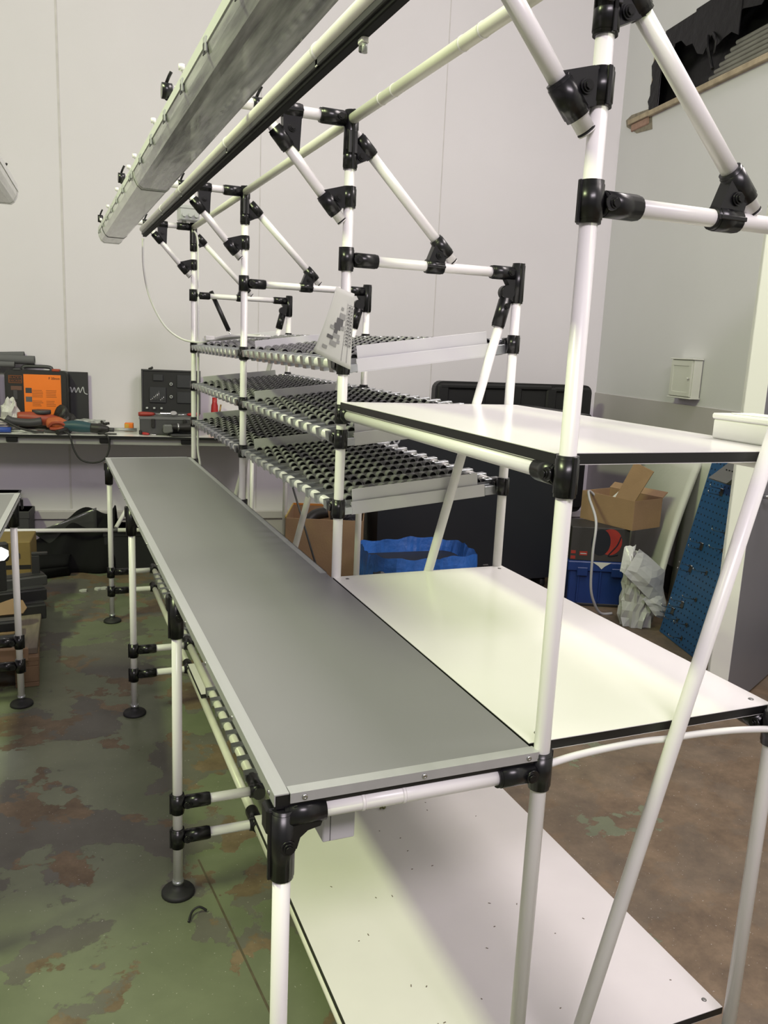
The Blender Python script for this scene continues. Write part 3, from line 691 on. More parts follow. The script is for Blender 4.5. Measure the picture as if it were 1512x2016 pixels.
# drill case
DC = empty('power_drill_case', wl(-.20, .085, .932), RZ, 'black drill case with a large orange label leaning on the back wall', 'tool case')
def rr(w, h, c, z0=0):   # rounded rectangle
    pts = []
    for cx, cz, a0 in ((w/2-c, z0+h-c, 0), (-w/2+c, z0+h-c, 90), (-w/2+c, z0+c, 180), (w/2-c, z0+c, 270)):
        for k in range(5): a = math.radians(a0+22.5*k); pts.append((cx+c*math.cos(a), cz+c*math.sin(a)))
    return pts
MB().prism(rr(.41, .40, .035), -.045, .045, case_black, 'xz').prism(rr(.385, .375, .03, .0125), -.052, .052, case_black, 'xz').build('shell', DC)
MB().path(spline([(-.09, 0, .392), (-.085, 0, .420), (0, 0, .424), (.085, 0, .420), (.09, 0, .392)]), .013, dark_grey).build('handle', DC)
MB().box(-.082, .158, -.0545, -.0525, .10, .372, orange_label).build('label', DC)
MB().box(.10, .15, -.05, .02, .395, .412, orange_plastic, c=.004).build('latch', DC); MB().box(-.15, -.10, -.05, .02, .395, .412, dark_grey, c=.004).build('latch', DC)
lg = mat('case_logo_orange', (.20, .06, .012), .5)
bd = MB()
for (x0, x1, z0, z1) in ((-.178, -.092, .358, .362), (-.178, -.092, .310, .314), (-.178, -.174, .312, .360), (-.096, -.092, .312, .360)): bd.box(x0, x1, -.0545, -.0525, z0, z1, lg)
bd.build('logo_frame', DC)
text('logo_text', 'BLACK+\nDECKER', .021, lg, DC, (-.135, -.0535, .336), (math.pi/2, 0, 0))
text('label_heading', 'F 20mm', .022, case_black, DC, (.115, -.0555, .348), (math.pi/2, 0, 0))
dl = mat('label_fine_print', (.42, .11, .012), .6)
for cx in (.005, .095):
    for k in range(9): MB().box(cx-.035, cx+.035-.02*random.random(), -.0552, -.0545, .262-.011*k-(.018 if k > 4 else 0), .267-.011*k-(.018 if k > 4 else 0), dl).build('print_line', DC)
for z_, mm in ((.245, dark_grey), (.185, mid_grey)): MB().box(-.072, -.032, -.0554, -.0545, z_, z_+.035, mm).build('picture', DC)
MB().box(-.165, -.095, -.054, -.0525, .262, .29, mat('drill_print', (.12, .06, .04), .5)).box(-.15, -.125, -.054, -.0525, .20, .265, dark_grey).build('drill_picture', DC)
# black board with white squiggle
BK = empty('black_board', wl(.02, .03, .932), RZ, 'black board with a white wavy line behind the drill case', 'board')
MB().box(-.14, .105, -.012, .0, 0, .395, mat('matt_black_board', (.022, .022, .024), .55), c=.002).build('panel', BK)
MB().path(spline([(-.03, -.0145, .275), (-.012, -.0145, .285), (-.005, -.0145, .25), (.012, -.0145, .285), (.022, -.0145, .25), (.040, -.0145, .285), (.050, -.0145, .25), (.070, -.0145, .290), (.080, -.0145, .25), (.10, -.0145, .24)]), .004, print_white, 6).build('wavy_line', BK)
# grey pipes on the case
def pipe(s0, s1, off, z, r, ang, label):
    o = MB().tube((s0, 0, 0), (s1, 0, 0), r, mid_grey, 18, caps=False).tube((s0, 0, 0), (s1, 0, 0), r*.55, wheel_dark, 12).tube((s1-.001, 0, 0), (s1-.0005, 0, 0), r*.9, dark_grey, 18).build('foam_pipe', None, wl(0, off, z), (0, -ang, -TH))
    return tag(o, label, 'pipe', 'grey pipes on the tool table')
pipe(-1.0, -.215, .085, 1.398, .030, 0, 'thickest grey foam pipe lying across the drill case'); pipe(-1.0, -.29, .030, 1.445, .024, math.radians(3), 'upper grey foam pipe resting above the thick one by the wall'); pipe(-1.0, -.335, .13, 1.365, .020, 0, 'lowest short grey foam pipe in front at the left edge')
MB_pile = MB().box(-1.2, -.46, -.05, .05, 0, .40, case_black, c=.02)
tag(MB_pile.build('black_storage_case', None, wl(0, .085, .932), RZ), 'plain black case left of the drill case, under the pipes', 'case')
# crumpled white bag
def blob(name, loc, sx, sy, sz, m, seed, amp, label, cat, n=18, parent=None, flat=True):
    rnd = random.Random(seed); ph = [(rnd.uniform(1, 7), rnd.uniform(1, 7), rnd.uniform(0, 6)) for _ in range(6)]
    def fn(u, v):
        a = 2*math.pi*u; b = math.pi*v
        d = 1 + amp*sum(math.sin(p*math.cos(a)*math.sin(b)+q*math.cos(b)*1.7+r_+3*math.sin(a)*math.sin(b)) for p, q, r_ in ph)/3
        z = -math.cos(b)*d*sz
        if flat: z = max(z, -sz*.75)
        return (math.cos(a)*math.sin(b)*d*sx, math.sin(a)*math.sin(b)*d*sy, z + sz*.75)
    o = MB().grid(fn, n, n//2+3, m, smooth=False).build(name, parent, loc)
    return tag(o, label, cat) if label else o
blob('plastic_bag', wl(-.345, .30, .932), .055, .05, .125, mat('crumpled_white_bag', (.58, .57, .54), .5, bump=.6, bscale=30), 3, .35, 'crumpled white plastic bag in front of the drill case', 'bag')
blob('plastic_bag', wl(-.42, .33, .932), .09, .07, .05, mat('crumpled_pink_bag', (.50, .46, .45), .5, bump=.6, bscale=30), 5, .35, 'flattened pale bag at the left end of the tool table', 'bag')
blob('parts_bag', wl(.135, .20, .932), .13, .07, .045, mat('clear_bag', (.33, .34, .33), .3, var=.5, vscale=30, bump=.5, bscale=30), 8, .3, 'clear bag of small grey parts right of the black board', 'bag')
blob('paper_wad', wl(-.25, .40, .932), .09, .035, .012, paper_white, 12, .3, 'flattened white paper near the front edge of the tool table', 'paper')
tag(MB().tube((-.065, 0, .02), (.065, 0, .02), .018, mat('blue_grip', (.02, .06, .30), .5), 12).tube((.065, 0, .02), (.12, 0, .02), .008, dark_grey, 8).build('blue_handled_tool', None, wl(-.385, .42, .932), RZ), 'blue handled tool at the left front of the tool table', 'tool')
# power tools in a heap
def tool_body(name, loc, rz, parts, label, tilt=0):
    e_ = empty(name, loc, (0, tilt, -TH+rz), label, 'power tool', 'power tools on the tool table')
    for nm, kind, args, m in parts:
        mb = MB()
        if kind == 'p': mb.path(spline(args[0], 5), args[1], m, 12)
        elif kind == 't': mb.tube(*args, m, 16)
        else: mb.box(*args, m, c=.008)
        mb.build(nm, e_)
    return e_
def taper(n, a, b, c): return [a+(b-a)*min(1, 2*i/(n-1)) if i < n/2 else b+(c-b)*(2*i/(n-1)-1) for i in range(n)]
tool_body('angle_grinder', wl(-.13, .29, .975), math.radians(8), [
    ('body', 'p', ([(-.17, 0, .055), (-.08, 0, .05), (.02, 0, .035), (.10, 0, .015)], taper(16, .030, .044, .036)), orange_plastic),
    ('handle', 'p', ([(-.02, -.04, .03), (-.10, -.045, .02), (-.20, -.05, .03), (-.24, -.05, .05)], .026), dark_grey),
    ('guard', 't', ((-.02, .02, .075), (-.02, .02, .10), .06), dark_grey), ('vent_band', 't', ((.06, -.0, .02), (.075, 0, .018), .042), case_black)], 'orange and black angle grinder heaped in front of the drill case')
tool_body('electric_planer', wl(-.035, .36, .945), math.radians(-12), [
    ('body', 'p', ([(-.07, 0, .05), (0, 0, .048), (.06, 0, .03)], taper(11, .034, .046, .034)), mat('bright_orange_plastic', (.42, .10, .03), .45)),
    ('grip_loop', 'p', ([(-.05, -.03, .03), (-.02, -.05, .055), (.03, -.05, .06), (.055, -.035, .035), (.02, -.05, .02), (-.04, -.04, .018)], .010), orange_plastic), ('sole', 'b', (-.09, .08, -.04, .04, -.012, .006), dark_grey)], 'orange power tool with a loop grip between grinder and teal drill')
tool_body('power_drill', wl(.09, .39, .935), math.radians(-4), [
    ('body', 'p', ([(-.09, 0, .045), (-.03, 0, .048), (.05, 0, .042), (.09, 0, .038)], taper(16, .032, .040, .030)), teal_plastic),
    ('gearbox', 'p', ([(.085, 0, .038), (.15, 0, .034), (.20, 0, .03)], taper(11, .032, .034, .018)), case_black),
    ('chuck', 't', ((.20, 0, .03), (.235, 0, .028), .014), dark_grey), ('handle', 'p', ([(-.06, -.01, .03), (-.09, -.06, .016), (-.11, -.10, .014)], .017), case_black)], 'teal power drill lying at the front of the tool heap')
blob('tool_bag', wl(-.02, .22, .932), .07, .05, .085, case_black, 21, .25, 'black tool pouch behind the teal drill', 'bag')
cable('tool_flex', [wl(-.03, .40, .95), wl(.03, .47, .945), wl(.055, .492, .925), wl(.075, .50, .84), wl(.12, .50, .77), wl(.20, .50, .752), wl(.27, .50, .78), wl(.30, .49, .86), wl(.285, .488, .935), wl(.22, .42, .945)], .006, black_rubber, 'black power cord looping down over the front edge of the tool table')
cable('tool_flex', [wl(-.45, .36, 1.03), wl(-.36, .41, 1.01), wl(-.28, .42, .97), wl(-.2, .43, .95), wl(-.12, .42, .94)], .007, black_rubber, 'black power cord over the pale bags on the tool table')
sp = empty('small_clamp', wl(.245, .26, .932), RZ, 'small black clamp on a white block in the middle of the tool table', 'clamp')
MB().box(-.02, .03, -.02, .02, 0, .025, plastic_white, c=.003).build('block', sp); MB().tube((0, 0, .02), (0, 0, .05), .008, chrome, 10).build('stem', sp)
for a in range(4): MB().tube((0, 0, .055), (.04*math.cos(a*1.6+.4), .02*math.sin(a*1.6+.4), .06+.012*math.sin(a*2)), .009, case_black, 8).build('jaw', sp)
tag(MB().box(-.06, .06, -.006, .006, 0, .008, case_black, c=.001).build('flat_bar', None, wl(.28, .40, .931), RZ), 'short black flat bar near the front edge of the tool table', 'bar')
tag(MB().tube((-.09, 0, .012), (.10, 0, .012), .012, mat('grey_tube', (.4, .4, .4), .4, .5), 12).build('metal_tube', None, wl(.36, .20, .932), RZ), 'short grey metal tube left of the open tool case', 'tube')
ob = empty('parts_box', wl(.405, .14, .932), RZ, 'small orange and yellow parts box left of the open tool case', 'box')
MB().box(-.03, .03, -.03, .03, 0, .055, orange_label, c=.004).build('body', ob); MB().box(-.028, .0, -.032, -.03, .01, .05, mat('box_yellow', (.6, .35, .05), .5)).build('panel', ob)
# open tool case
TC = empty('tool_case', wl(.69, .30, .932), RZ, 'open grey tool case with its black lid standing against the wall', 'tool case')
cg = mat('grey_case_shell', (.055, .055, .058), .5)
MB().box(-.20, .19, -.08, .19, 0, .12, cg, c=.006).build('base', TC)
MB().box(-.204, .194, -.084, .19, .105, .122, mat('case_trim_grey', (.20, .20, .205), .4, .4), c=.002).build('rim', TC)
for x_ in (-.11, .10): MB().box(x_-.012, x_+.012, -.092, -.082, .05, .11, case_black, c=.003).build('latch', TC)
for x_ in (-.205, .175): MB().box(x_, x_+.02, -.086, -.06, 0, .03, case_black, c=.004).build('corner_guard', TC)
MB().box(-.05, .06, -.095, -.082, .02, .05, case_black, c=.005).build('carry_handle', TC)
lid = MB().box(-.20, .21, .20, .245, .125, .432, mat('black_case_lid', (.013, .013, .014), .55), c=.004).build('lid', TC)
for (x0, x1, z0, z1) in ((-.20, .21, .424, .434), (-.20, .21, .123, .131), (-.20, -.19, .123, .434), (.20, .21, .123, .434)): MB().box(x0, x1, .192, .202, z0, z1, cg, c=.001).build('lid_rim', lid)
for (x0, x1, z0, z1) in ((-.145, -.03, .20, .31), (-.12, -.05, .355, .40), (.045, .17, .20, .28), (.045, .17, .31, .40)): MB().box(x0, x1, .190, .2, z0, z1, mat('tool_pocket', (.035, .036, .04), .4), c=.003).build('pocket', lid)
for k in range(9): MB().tube((-.135+.011*k, .186, .215), (-.135+.011*k, .186, .225+.012*(k % 6)), .002, chrome, 6).build('drill_bit', lid)
for z_ in (.245, .335): MB().tube((.005, .186, z_), (.005, .2, z_), .011, print_white, 12).tube((.005, .185, z_), (.005, .186, z_), .006, case_black, 12).build('socket', lid)
for k in range(3): MB().box(-.17+.05*k, -.155+.05*k, .184, .192, .155, .168, print_white, c=.001).build('catch', lid)
MB().tube((-.15, .22, .433), (-.12, .22, .447), .008, case_black, 8).build('lid_foot', lid)
def screwdriver(name, a, b, m, label, w=.015):
    a = Vector(a); b = Vector(b); e_ = empty(name, a, (0, 0, 0), label, 'hand tool', 'hand tools on the tool table'); d = b-a
    MB().path([d*0, d*.1, d*.35, d*.48], [w*.8, w, w*.85, w*.6], m, 10).build('handle', e_); MB().tube(d*.45, d, w*.33, chrome, 8).build('shaft', e_); return e_
screwdriver('screwdriver', wl(.48, .33, 1.068), wl(.70, .33, 1.072), red_dull, 'dark red handled ratchet lying on the open tool case', .017)
screwdriver('screwdriver', wl(.89, .30, 1.072), wl(.72, .31, 1.066), red_plastic, 'bright red handled screwdriver lying on the open tool case', .014)
tag(MB().tube((0, 0, -.006), (0, 0, .006), .022, chrome, 16).box(-.09, -.015, -.007, .007, -.004, .004, chrome, c=.002).build('ratchet_wrench', None, wl(.715, .345, 1.078), (math.radians(30), 0, -TH)), 'chrome ratchet head on the open tool case', 'hand tool')
screwdriver('screwdriver', wl(.51, .40, .943), wl(.60, .44, .938), red_plastic, 'small red handled screwdriver on the white table in front of the case', .010)
tool_body('nail_gun', wl(.72, .43, .935), math.radians(10), [('body', 'p', ([(-.02, 0, .06), (.05, 0, .055), (.13, 0, .06)], taper(11, .022, .027, .03)), case_black), ('nozzle', 'b', (-.075, -.01, -.022, .022, .02, .075), mat('grey_cast', (.22, .23, .22), .35, .5)), ('shoe', 'b', (-.03, .12, -.05, .05, 0, .012), dark_grey), ('ring', 't', ((.02, 0, .056), (.03, 0, .056), .029), chrome)], 'black power tool with a grey metal nose at the front right of the table')
rj = empty('red_bottle_jack', wl(1.00, .12, .932), RZ, 'red bottle jack at the right end of the tool table', 'jack')
MB().box(-.045, .05, -.04, .04, 0, .06, red_plastic, c=.006).build('base', rj); MB().lathe([(.032, .05), (.028, .10), (.024, .19), (.018, .21), (.017, .25)], red_plastic, 16).build('cylinder', rj); MB().tube((.03, 0, .10), (.045, 0, .20), .006, mat('brass', (.3, .2, .08), .4, .8), 8).build('lever', rj)

# ------------------------------------------------------------------ dark clutter on the floor under and before the tool table
def sheet(name, fn, nu, nv, m, th, label, cat):
    return tag(solid(MB().grid(fn, nu, nv, m).build(name), th), label, cat)
rt_ = random.Random(4)
def heap(u, v):
    s = -.24 + .56*u; prof = math.sin(math.pi*min(1, max(0, v)))
    h = (.20 + .26*u)*prof*(1 - .15*math.sin(9*u)); off = .20 + .40*v - .08*u + .03*math.sin(11*u+5*v)
    p = wl(s, off, .004 + h + .018*math.sin(14*u+9*v)*prof); return p
sheet('tarpaulin_heap', heap, 34, 22, mat('black_tarpaulin', (.006, .0062, .0065), .85, bump=.5, bscale=9, spec=.2), .006, 'heap of black tarpaulin on the floor below the tool table', 'tarpaulin')
def roll(u, v):
    a = 2*math.pi*v; r_ = .085*(.75+.25*math.sin(math.pi*u))*(1+.08*math.sin(3*a+7*u)); s = -.42 + .46*u
    c_ = wl(s, .60+.04*math.sin(4*u), .080); return c_ + ny*(-math.cos(a)*r_*1.3) + Vector((0, 0, math.sin(a)*r_*.9 if math.sin(a) > -.85 else -.077))
sheet('tarpaulin_roll', roll, 20, 16, mat('black_tarpaulin', (.006, .0062, .0065)), .004, 'rolled black sheet on the floor in front of the tarpaulin heap', 'tarpaulin')
def veil(u, v):
    return wl(-.20+.40*u, .45+.03*math.sin(5*u)-.02*v, .27 - .20*v*(1-abs(u-.65)*1.4) + .16*u*(1-v))
sheet('plastic_film_sheet', veil, 14, 10, mat('dark_clear_film', (.05, .052, .05), .2), .002, 'crumpled dark clear film over the tarpaulin below the tool table', 'film')
def crate(name, loc, rot, w, d, h, m, label, cat='box', rimm=None):
    e_ = empty(name, loc, rot, label, cat)
    MB().box(-w/2, w/2, -d/2, d/2, 0, h, m, c=.006).build('body', e_); MB().box(-w/2-.004, w/2+.004, -d/2-.004, d/2+.004, h*.86, h, rimm or m, c=.004).build('lid', e_)
    return e_
crate('dark_box', wl(.45, .35, 0), RZ, .40, .30, .28, mat('dark_box_card', (.014, .014, .018), .6), 'dark box on the floor behind the far bench leg under the tool table')
crate('dark_box', wl(-.49, .16, .0), RZ, .18, .22, .40, mat('dark_box_card', (.014, .014, .018)), 'tall dark box standing under the left part of the tool table')
crate('dark_box', wl(-.325, .16, 0), RZ, .13, .2, .37, mat('greyish_box', (.04, .04, .042), .6), 'lower greyish box next to the tall dark box under the tool table')
crate('dark_box', wl(-.46, .17, .40), RZ, .24, .18, .09, mat('dark_box_card2', (.03, .03, .032), .5), 'flat dark case lying on the tall dark box under the tool table')

# pallet and what lies on it
PA = empty('wooden_pallet', (-.838, 2.762, 0), (0, 0, 0), 'old wooden pallet on the floor behind the second bench leg', 'pallet')
for k in range(3):
    for q in range(3): MB().box(-.10-.42*q, -.42*q, .55*k, .55*k+.10, .022, .10, wood_pallet, c=.004).build('block', PA)
for q in range(3): MB().box(-.10-.42*q, -.42*q, 0, 1.2, 0, .022, wood_pallet, c=.003).build('bottom_board', PA)
for k in range(3): MB().box(-.94, 0, .55*k, .55*k+.10, .10, .122, wood_pallet, c=.003).build('cross_board', PA)
for k in range(7): MB().box(-.94, .002, .17*k, .17*k+.135, .122, .144, wood_pallet, c=.003).build('top_board', PA)
tag(MB().box(-.11, .0, 0, .95, 0, .03, mat('grey_weathered_board', (.17, .14, .105), .8, var=.2, vscale=8, stretch=(6, 1, 1)), c=.003).build('loose_plank', None, (-.842, 2.80, .144), (0, 0, math.radians(-2))), 'weathered plank lying along the right edge of the pallet', 'plank')
tag(MB().box(-.5, 0, 0, .05, 0, .055, cardboard_in, c=.003).build('card_strip', None, (-.878, 2.69, .155), (math.radians(-8), math.radians(4), math.radians(8))), 'brown card strip at the front of the pallet', 'cardboard')
bar_m = mat('dark_profile_bar', (.020, .020, .021), .45); bar_g = mat('grey_profile_bar', (.05, .05, .052), .4)
for k, (x_, y_, z_, L, w, h, rz, m, lb) in enumerate((
    (-.80, 3.30, .144, .95, .16, .075, 8, bar_m, 'lowest black profile bar stacked on the pallet'),
    (-.795, 3.38, .219, .90, .12, .06, 12, bar_m, 'black profile bar in the middle of the stack on the pallet'),
    (-.79, 3.46, .279, .85, .11, .050, 16, bar_g, 'topmost dark grey profile bar of the stack on the pallet'),
    (-.90, 2.86, .175, .60, .07, .03, 6, bar_g, 'thin dark grey bar lying at the front of the pallet'),
    (-.93, 2.96, .205, .60, .09, .045, 3, bar_m, 'short black bar behind the thin bar at the front of the pallet'))):
    e_ = empty('profile_bar', (x_, y_, z_), (0, 0, math.radians(rz)), lb, 'profile bar', 'dark profile bars on the pallet')
    MB().box(-L, 0, 0, w, 0, h, m, c=.004).build('bar', e_); MB().box(-L, -.004, w*.25, w*.75, h, h+.004, bar_g if m is bar_m else bar_m, c=.001).build('groove_strip', e_)
tag(MB().prism([(-.16, 0), (-.02, .0), (.0, .03), (-.015, .075), (-.06, .09), (-.12, .07), (-.16, .07)], -.004, .004, cardboard_in, 'xz').build('cardboard_flap', None, (-.885, 3.10, .245), (math.radians(-50), 0, math.radians(5))), 'rounded brown cardboard flap sticking out of the bar stack', 'cardboard')
bst = empty('black_upright_bracket', (-.845, 3.52, .329), (0, 0, 0), 'black upright bracket standing on the bar stack', 'bracket')
MB().box(-.02, .02, -.015, .015, 0, .10, bar_m, c=.003).build('upright', bst); MB().box(-.02, .06, -.015, .015, .10, .115, bar_m, c=.003).build('arm', bst)
YB = empty('yellow_carton', (-.99, 4.02, 0), (0, 0, math.radians(-6)), 'yellow carton with dark lettering at the left edge beneath the table', 'box')
MB().box(-.20, .13, -.14, .14, 0, .42, yellow_box, c=.004).build('body', YB); text('lettering', 'om', .075, dark_grey, YB, (.03, -.1415, .345), (math.pi/2, 0, 0)); MB().box(-.2, .131, -.1412, -.14, .26, .285, case_black).build('tape', YB)
WLp = empty('work_lamp', (-1.01, 3.20, .43), (0, 0, math.radians(20)), 'small lit work lamp glowing at the left edge under the second bench', 'lamp')
MB().box(-.075, .055, .0, .04, .05, .145, case_black, c=.008).build('housing', WLp); MB().prism([(-.07, .06), (.03, .06), (.05, .08), (.05, .105), (.02, .125), (-.07, .14)], -.004, .0, lamp_glow, 'xz').build('lens', WLp); MB().box(-.06, .04, .005, .035, -.10, .055, bar_m, c=.004).build('stand', WLp)

# ------------------------------------------------------------------ things on the floor behind the bench
# cardboard carton with orange rim
def open_carton(name, loc, rz, w, d, h, label, m=cardboard, flaps=()):
    e_ = empty(name, loc, (0, 0, rz), label, 'cardboard box'); t = .005
    MB().box(-w/2, w/2, -d/2, d/2, 0, t, m).build('bottom', e_)
    for nm, bx in (('front_panel', (-w/2, w/2, -d/2, -d/2+t)), ('back_panel', (-w/2, w/2, d/2-t, d/2)), ('side_panel', (-w/2, -w/2+t, -d/2+t, d/2-t)), ('side_panel', (w/2-t, w/2, -d/2+t, d/2-t))):
        MB().box(*bx, t, h, m, c=.0008).build(nm, e_)
    for (sd, ln, an) in flaps:
        if sd == 'r': o = MB().box(0, t, -d/2, d/2, 0, ln, m).build('flap', e_, (w/2-t, 0, h), (0, math.radians(an), 0))
        if sd == 'b': o = MB().box(-w/2, w/2, -t, 0, 0, ln, m).build('flap', e_, (0, d/2, h), (math.radians(-an), 0, 0))
        if sd == 'f': o = MB().box(-w/2, w/2, 0, t, 0, ln, m).build('flap', e_, (0, -d/2, h), (math.radians(an), 0, 0))
        if sd == 'l': o = MB().box(-t, 0, -d/2, d/2, 0, ln, m).build('flap', e_, (-w/2+t, 0, h), (0, math.radians(-an), 0))
    return e_
oc = open_carton('cardboard_carton', (.815, 3.626, 0), math.radians(-22), .46, .42, .58, 'open brown carton with an orange edge standing behind the roller shelves', flaps=())
MB().box(-.23, .23, .204, .212, .58, .592, mat('orange_edge_tape', (.55, .22, .04), .6)).build('orange_edge', oc); MB().box(-.234, -.226, -.21, .21, .578, .588, mat('ochre_edge', (.38, .27, .06), .6)).build('ochre_edge', oc)
MB().box(-.2306, -.2300, -.19, .19, .10, .50, yellow_box).build('yellow_panel', oc)
text('carton_mark', 'CF', .06, dark_grey, oc, (-.2316, -.12, .46), (math.pi/2, 0, -math.pi/2))
text('carton_print', '-- ---', .03, cardboard_in, oc, (.07, -.2106, .52), (math.pi/2, 0, 0))
tag(MB().path(spline([(-.06, 0, 0), (0, .02, .05), (.08, 0, .07)]), .035, case_black, 10).build('black_hose_end', None, (.76, 3.68, .50)), 'black tube end lying inside the open carton', 'tube')
tag(MB().box(-.22, .22, -.20, .20, 0, .02, cardboard_in, c=.002).build('carton_insert', None, (.815, 3.626, .44), (0, 0, math.radians(-22))), 'brown insert panel lying inside the open carton', 'cardboard')
blob('dark_rags', (.91, 3.60, .465), .07, .08, .10, mat('dark_rag', (.025, .025, .03), .8), 31, .3, 'dark rags bulging out of the right side of the carton', 'rag')
rod = empty('leaning_rod', (.62, 3.30, 0), (0, 0, 0), 'thin dark rod leaning behind the near roller shelf bay', 'rod'); MB().tube((.10, -.16, .006), (-.14, .12, .95), .006, dark_grey, 8).build('rod', rod)
# blue tarpaulin lined bin
BT = empty('lined_bin', (1.085, 2.86, 0), (0, 0, math.radians(-4)), 'bin lined with crumpled blue tarpaulin standing in front of the large dark bin', 'bin')
MB().box(-.29, .29, -.21, .21, 0, .46, bin_navy, c=.02).build('bin_body', BT)
def liner(u, v):
    # v: 0 outside bottom -> .5 rim -> 1 inside bottom ; u round the bin
    a = 2*math.pi*u; ca, sa = math.cos(a), math.sin(a); k = 4.5
    r_ = (abs(ca)**k + abs(sa)**k)**(-1/k); w_ = .295; d_ = .225
    if v < .5: f = 1.02 + .03*(1-2*v)*math.sin(23*a*0+17*u*6.28); z = .18 + .35*(v/.5)
    else: f = 1.0 - .22*((v-.5)/.5); z = .53 - .26*((v-.5)/.5)
    wr_ = .004*math.sin(17*u*6.283 + 5*v + 3*math.sin(9*u*6.283)) + .005*math.sin(7*u*6.283+9*v)
    z += .006*math.sin(5*u*6.283+1) + .005*math.sin(14*u*6.283)
    return ((w_*r_*f+wr_)*ca, (d_*r_*f+wr_)*sa, z)
solid(MB().grid(liner, 96, 14, blue_tarp, smooth=False).build('blue_liner', BT), .003)
MB().box(.28, .315, -.245, -.235, .40, .49, case_black, c=.004).build('rim_clip', BT)
# large dark waste bin
BN = empty('waste_bin', (1.815, 3.85, 0), (0, 0, math.radians(-2)), 'large dark waste bin with pale lettering behind the roller shelves', 'bin')
mb = MB(); w0, w1, d0, d1, h_ = .68, .72, .34, .40, 1.20
mb.add([(-w0, -d0, .10), (w0, -d0, .10), (w0, d0, .10), (-w0, d0, .10), (-w1, -d1, h_), (w1, -d1, h_), (w1, d1, h_), (-w1, d1, h_)], [(3, 2, 1, 0), (0, 1, 5, 4), (1, 2, 6, 5), (2, 3, 7, 6), (3, 0, 4, 7), (4, 5, 6, 7)], bin_navy); mb.build('body', BN)
MB().box(-w1-.03, w1+.03, -d1-.03, d1+.03, h_-.02, h_+.02, bin_black, c=.012).build('rim', BN)
for x_ in (-.55, .55):
    for y_ in (-.25, .25): MB().tube((x_-.02, y_, .06), (x_+.02, y_, .06), .06, black_rubber, 16).build('castor', BN)
fn_rot = math.atan2(d1-d0, h_-.10)
text('bin_number', '00', .115, print_white, BN, (-.635, -d0-(1.055-.1)*math.tan(fn_rot)-.002, 1.055), (math.pi/2+fn_rot, 0, 0))
text('bin_lettering', 'postroo', .046, mat('dim_print', (.20, .20, .21), .6), BN, (-.375, -d0-(.665-.1)*math.tan(fn_rot)-.002, .665), (math.pi/2+fn_rot, 0, 0))
LDB = empty('bin_lid', (2.52, 4.36, -.03), (0, 0, math.radians(-3)), 'black ribbed bin lid standing upright behind the large bin', 'bin lid')
def shift(pts, dz): return [(a, b+dz) for a, b in pts]
MB().prism(rr(1.32, 1.0, .06, .40), -.04, .03, bin_black, 'xz').build('panel', LDB)
MB().prism(rr(1.22, .90, .05, .45), -.012, .05, mat('lid_recess', (.006, .006, .006), .5), 'xz').build('recess', LDB)
for k in range(5): MB().box(-.645+.30*k, -.555+.30*k if k < 4 else .645, -.058, -.03, .43, 1.375, bin_black, c=.012).build('rib', LDB)
MB().box(-.63, -.30, -.06, .0, 1.345, 1.385, bin_black, c=.012).build('top_rib', LDB); MB().box(-.28, .30, -.06, .0, 1.35, 1.39, bin_black, c=.012).build('top_rib', LDB); MB().box(.32, .64, -.06, .0, 1.34, 1.38, bin_black, c=.012).build('top_rib', LDB)
MB().box(-.6, .6, -.02, .02, .03, .42, bin_black, c=.01).build('stand_plate', LDB)

# stack at the right: blue crate, reel box, open carton
BC = empty('plastic_crate', (2.575, 3.25, 0), (0, 0, math.radians(-24)), 'blue plastic crate on the floor at the bottom of the stack by the wall', 'crate')
MB().box(-.20, .20, -.15, .15, .012, .275, blue_plastic, c=.008).build('body', BC); MB().box(-.215, .215, -.165, .165, .235, .30, blue_plastic, c=.006).build('lid', BC)
MB().box(-.205, .205, -.155, .155, 0, .020, black_rubber, c=.004).build('base_rim', BC)
for x_ in (-.14, 0, .14): MB().box(x_-.006, x_+.006, -.160, -.15, .03, .235, blue_plastic, c=.002).build('rib', BC)
for x_ in (-.12, .10): MB().box(x_-.035, x_+.035, -.172, -.163, .205, .262, blue_plastic, c=.004).build('latch', BC)
MB().prism([(-.06, .30), (.06, .30), (.02, .275), (0, .255), (-.02, .275)], -.168, -.166, paper_white, 'xz').build('torn_label', BC)
RB = empty('reel_carton', (2.555, 3.25, .30), (0, 0, math.radians(-24)), 'dark carton printed with a red cable reel on top of the blue crate', 'box')
MB().box(-.185, .185, -.13, .14, 0, .22, mat('dark_carton', (.030, .028, .027), .6), c=.003).build('body', RB)
def disc(cx, cz, rx, rz_, y0, y1, m, nm): MB().prism([(cx+rx*math.cos(a*math.pi/16), cz+rz_*math.sin(a*math.pi/16)) for a in range(32)], y0, y1, m, 'xz').build(nm, RB)
disc(.065, .130, .075, .086, -.1310, -.130, red_dull, 'reel_print'); disc(.005, .125, .062, .086, -.1316, -.131, hole_dark, 'reel_print')
MB().path(spline([(.13, -.1315, .17), (.11, -.1315, .11), (.06, -.1315, .04), (.12, -.1315, .05)]), .004, hole_dark, 6).build('reel_handle_print', RB)
for (x0, x1, z0, z1) in ((-.125, -.075, .035, .062), (-.18, -.15, .01, .03), (-.18, -.15, .045, .065)): MB().box(x0, x1, -.1312, -.130, z0, z1, red_dull).build('red_print', RB)
MB().box(-.12, -.08, -.1316, -.1312, .044, .050, print_white).build('white_print', RB)
rc = open_carton('cardboard_carton', (2.737, 3.257, .521), math.radians(-76.9), .432, .28, .19, 'open brown carton with one raised flap on top of the wall stack', flaps=(('b', .06, 55),))
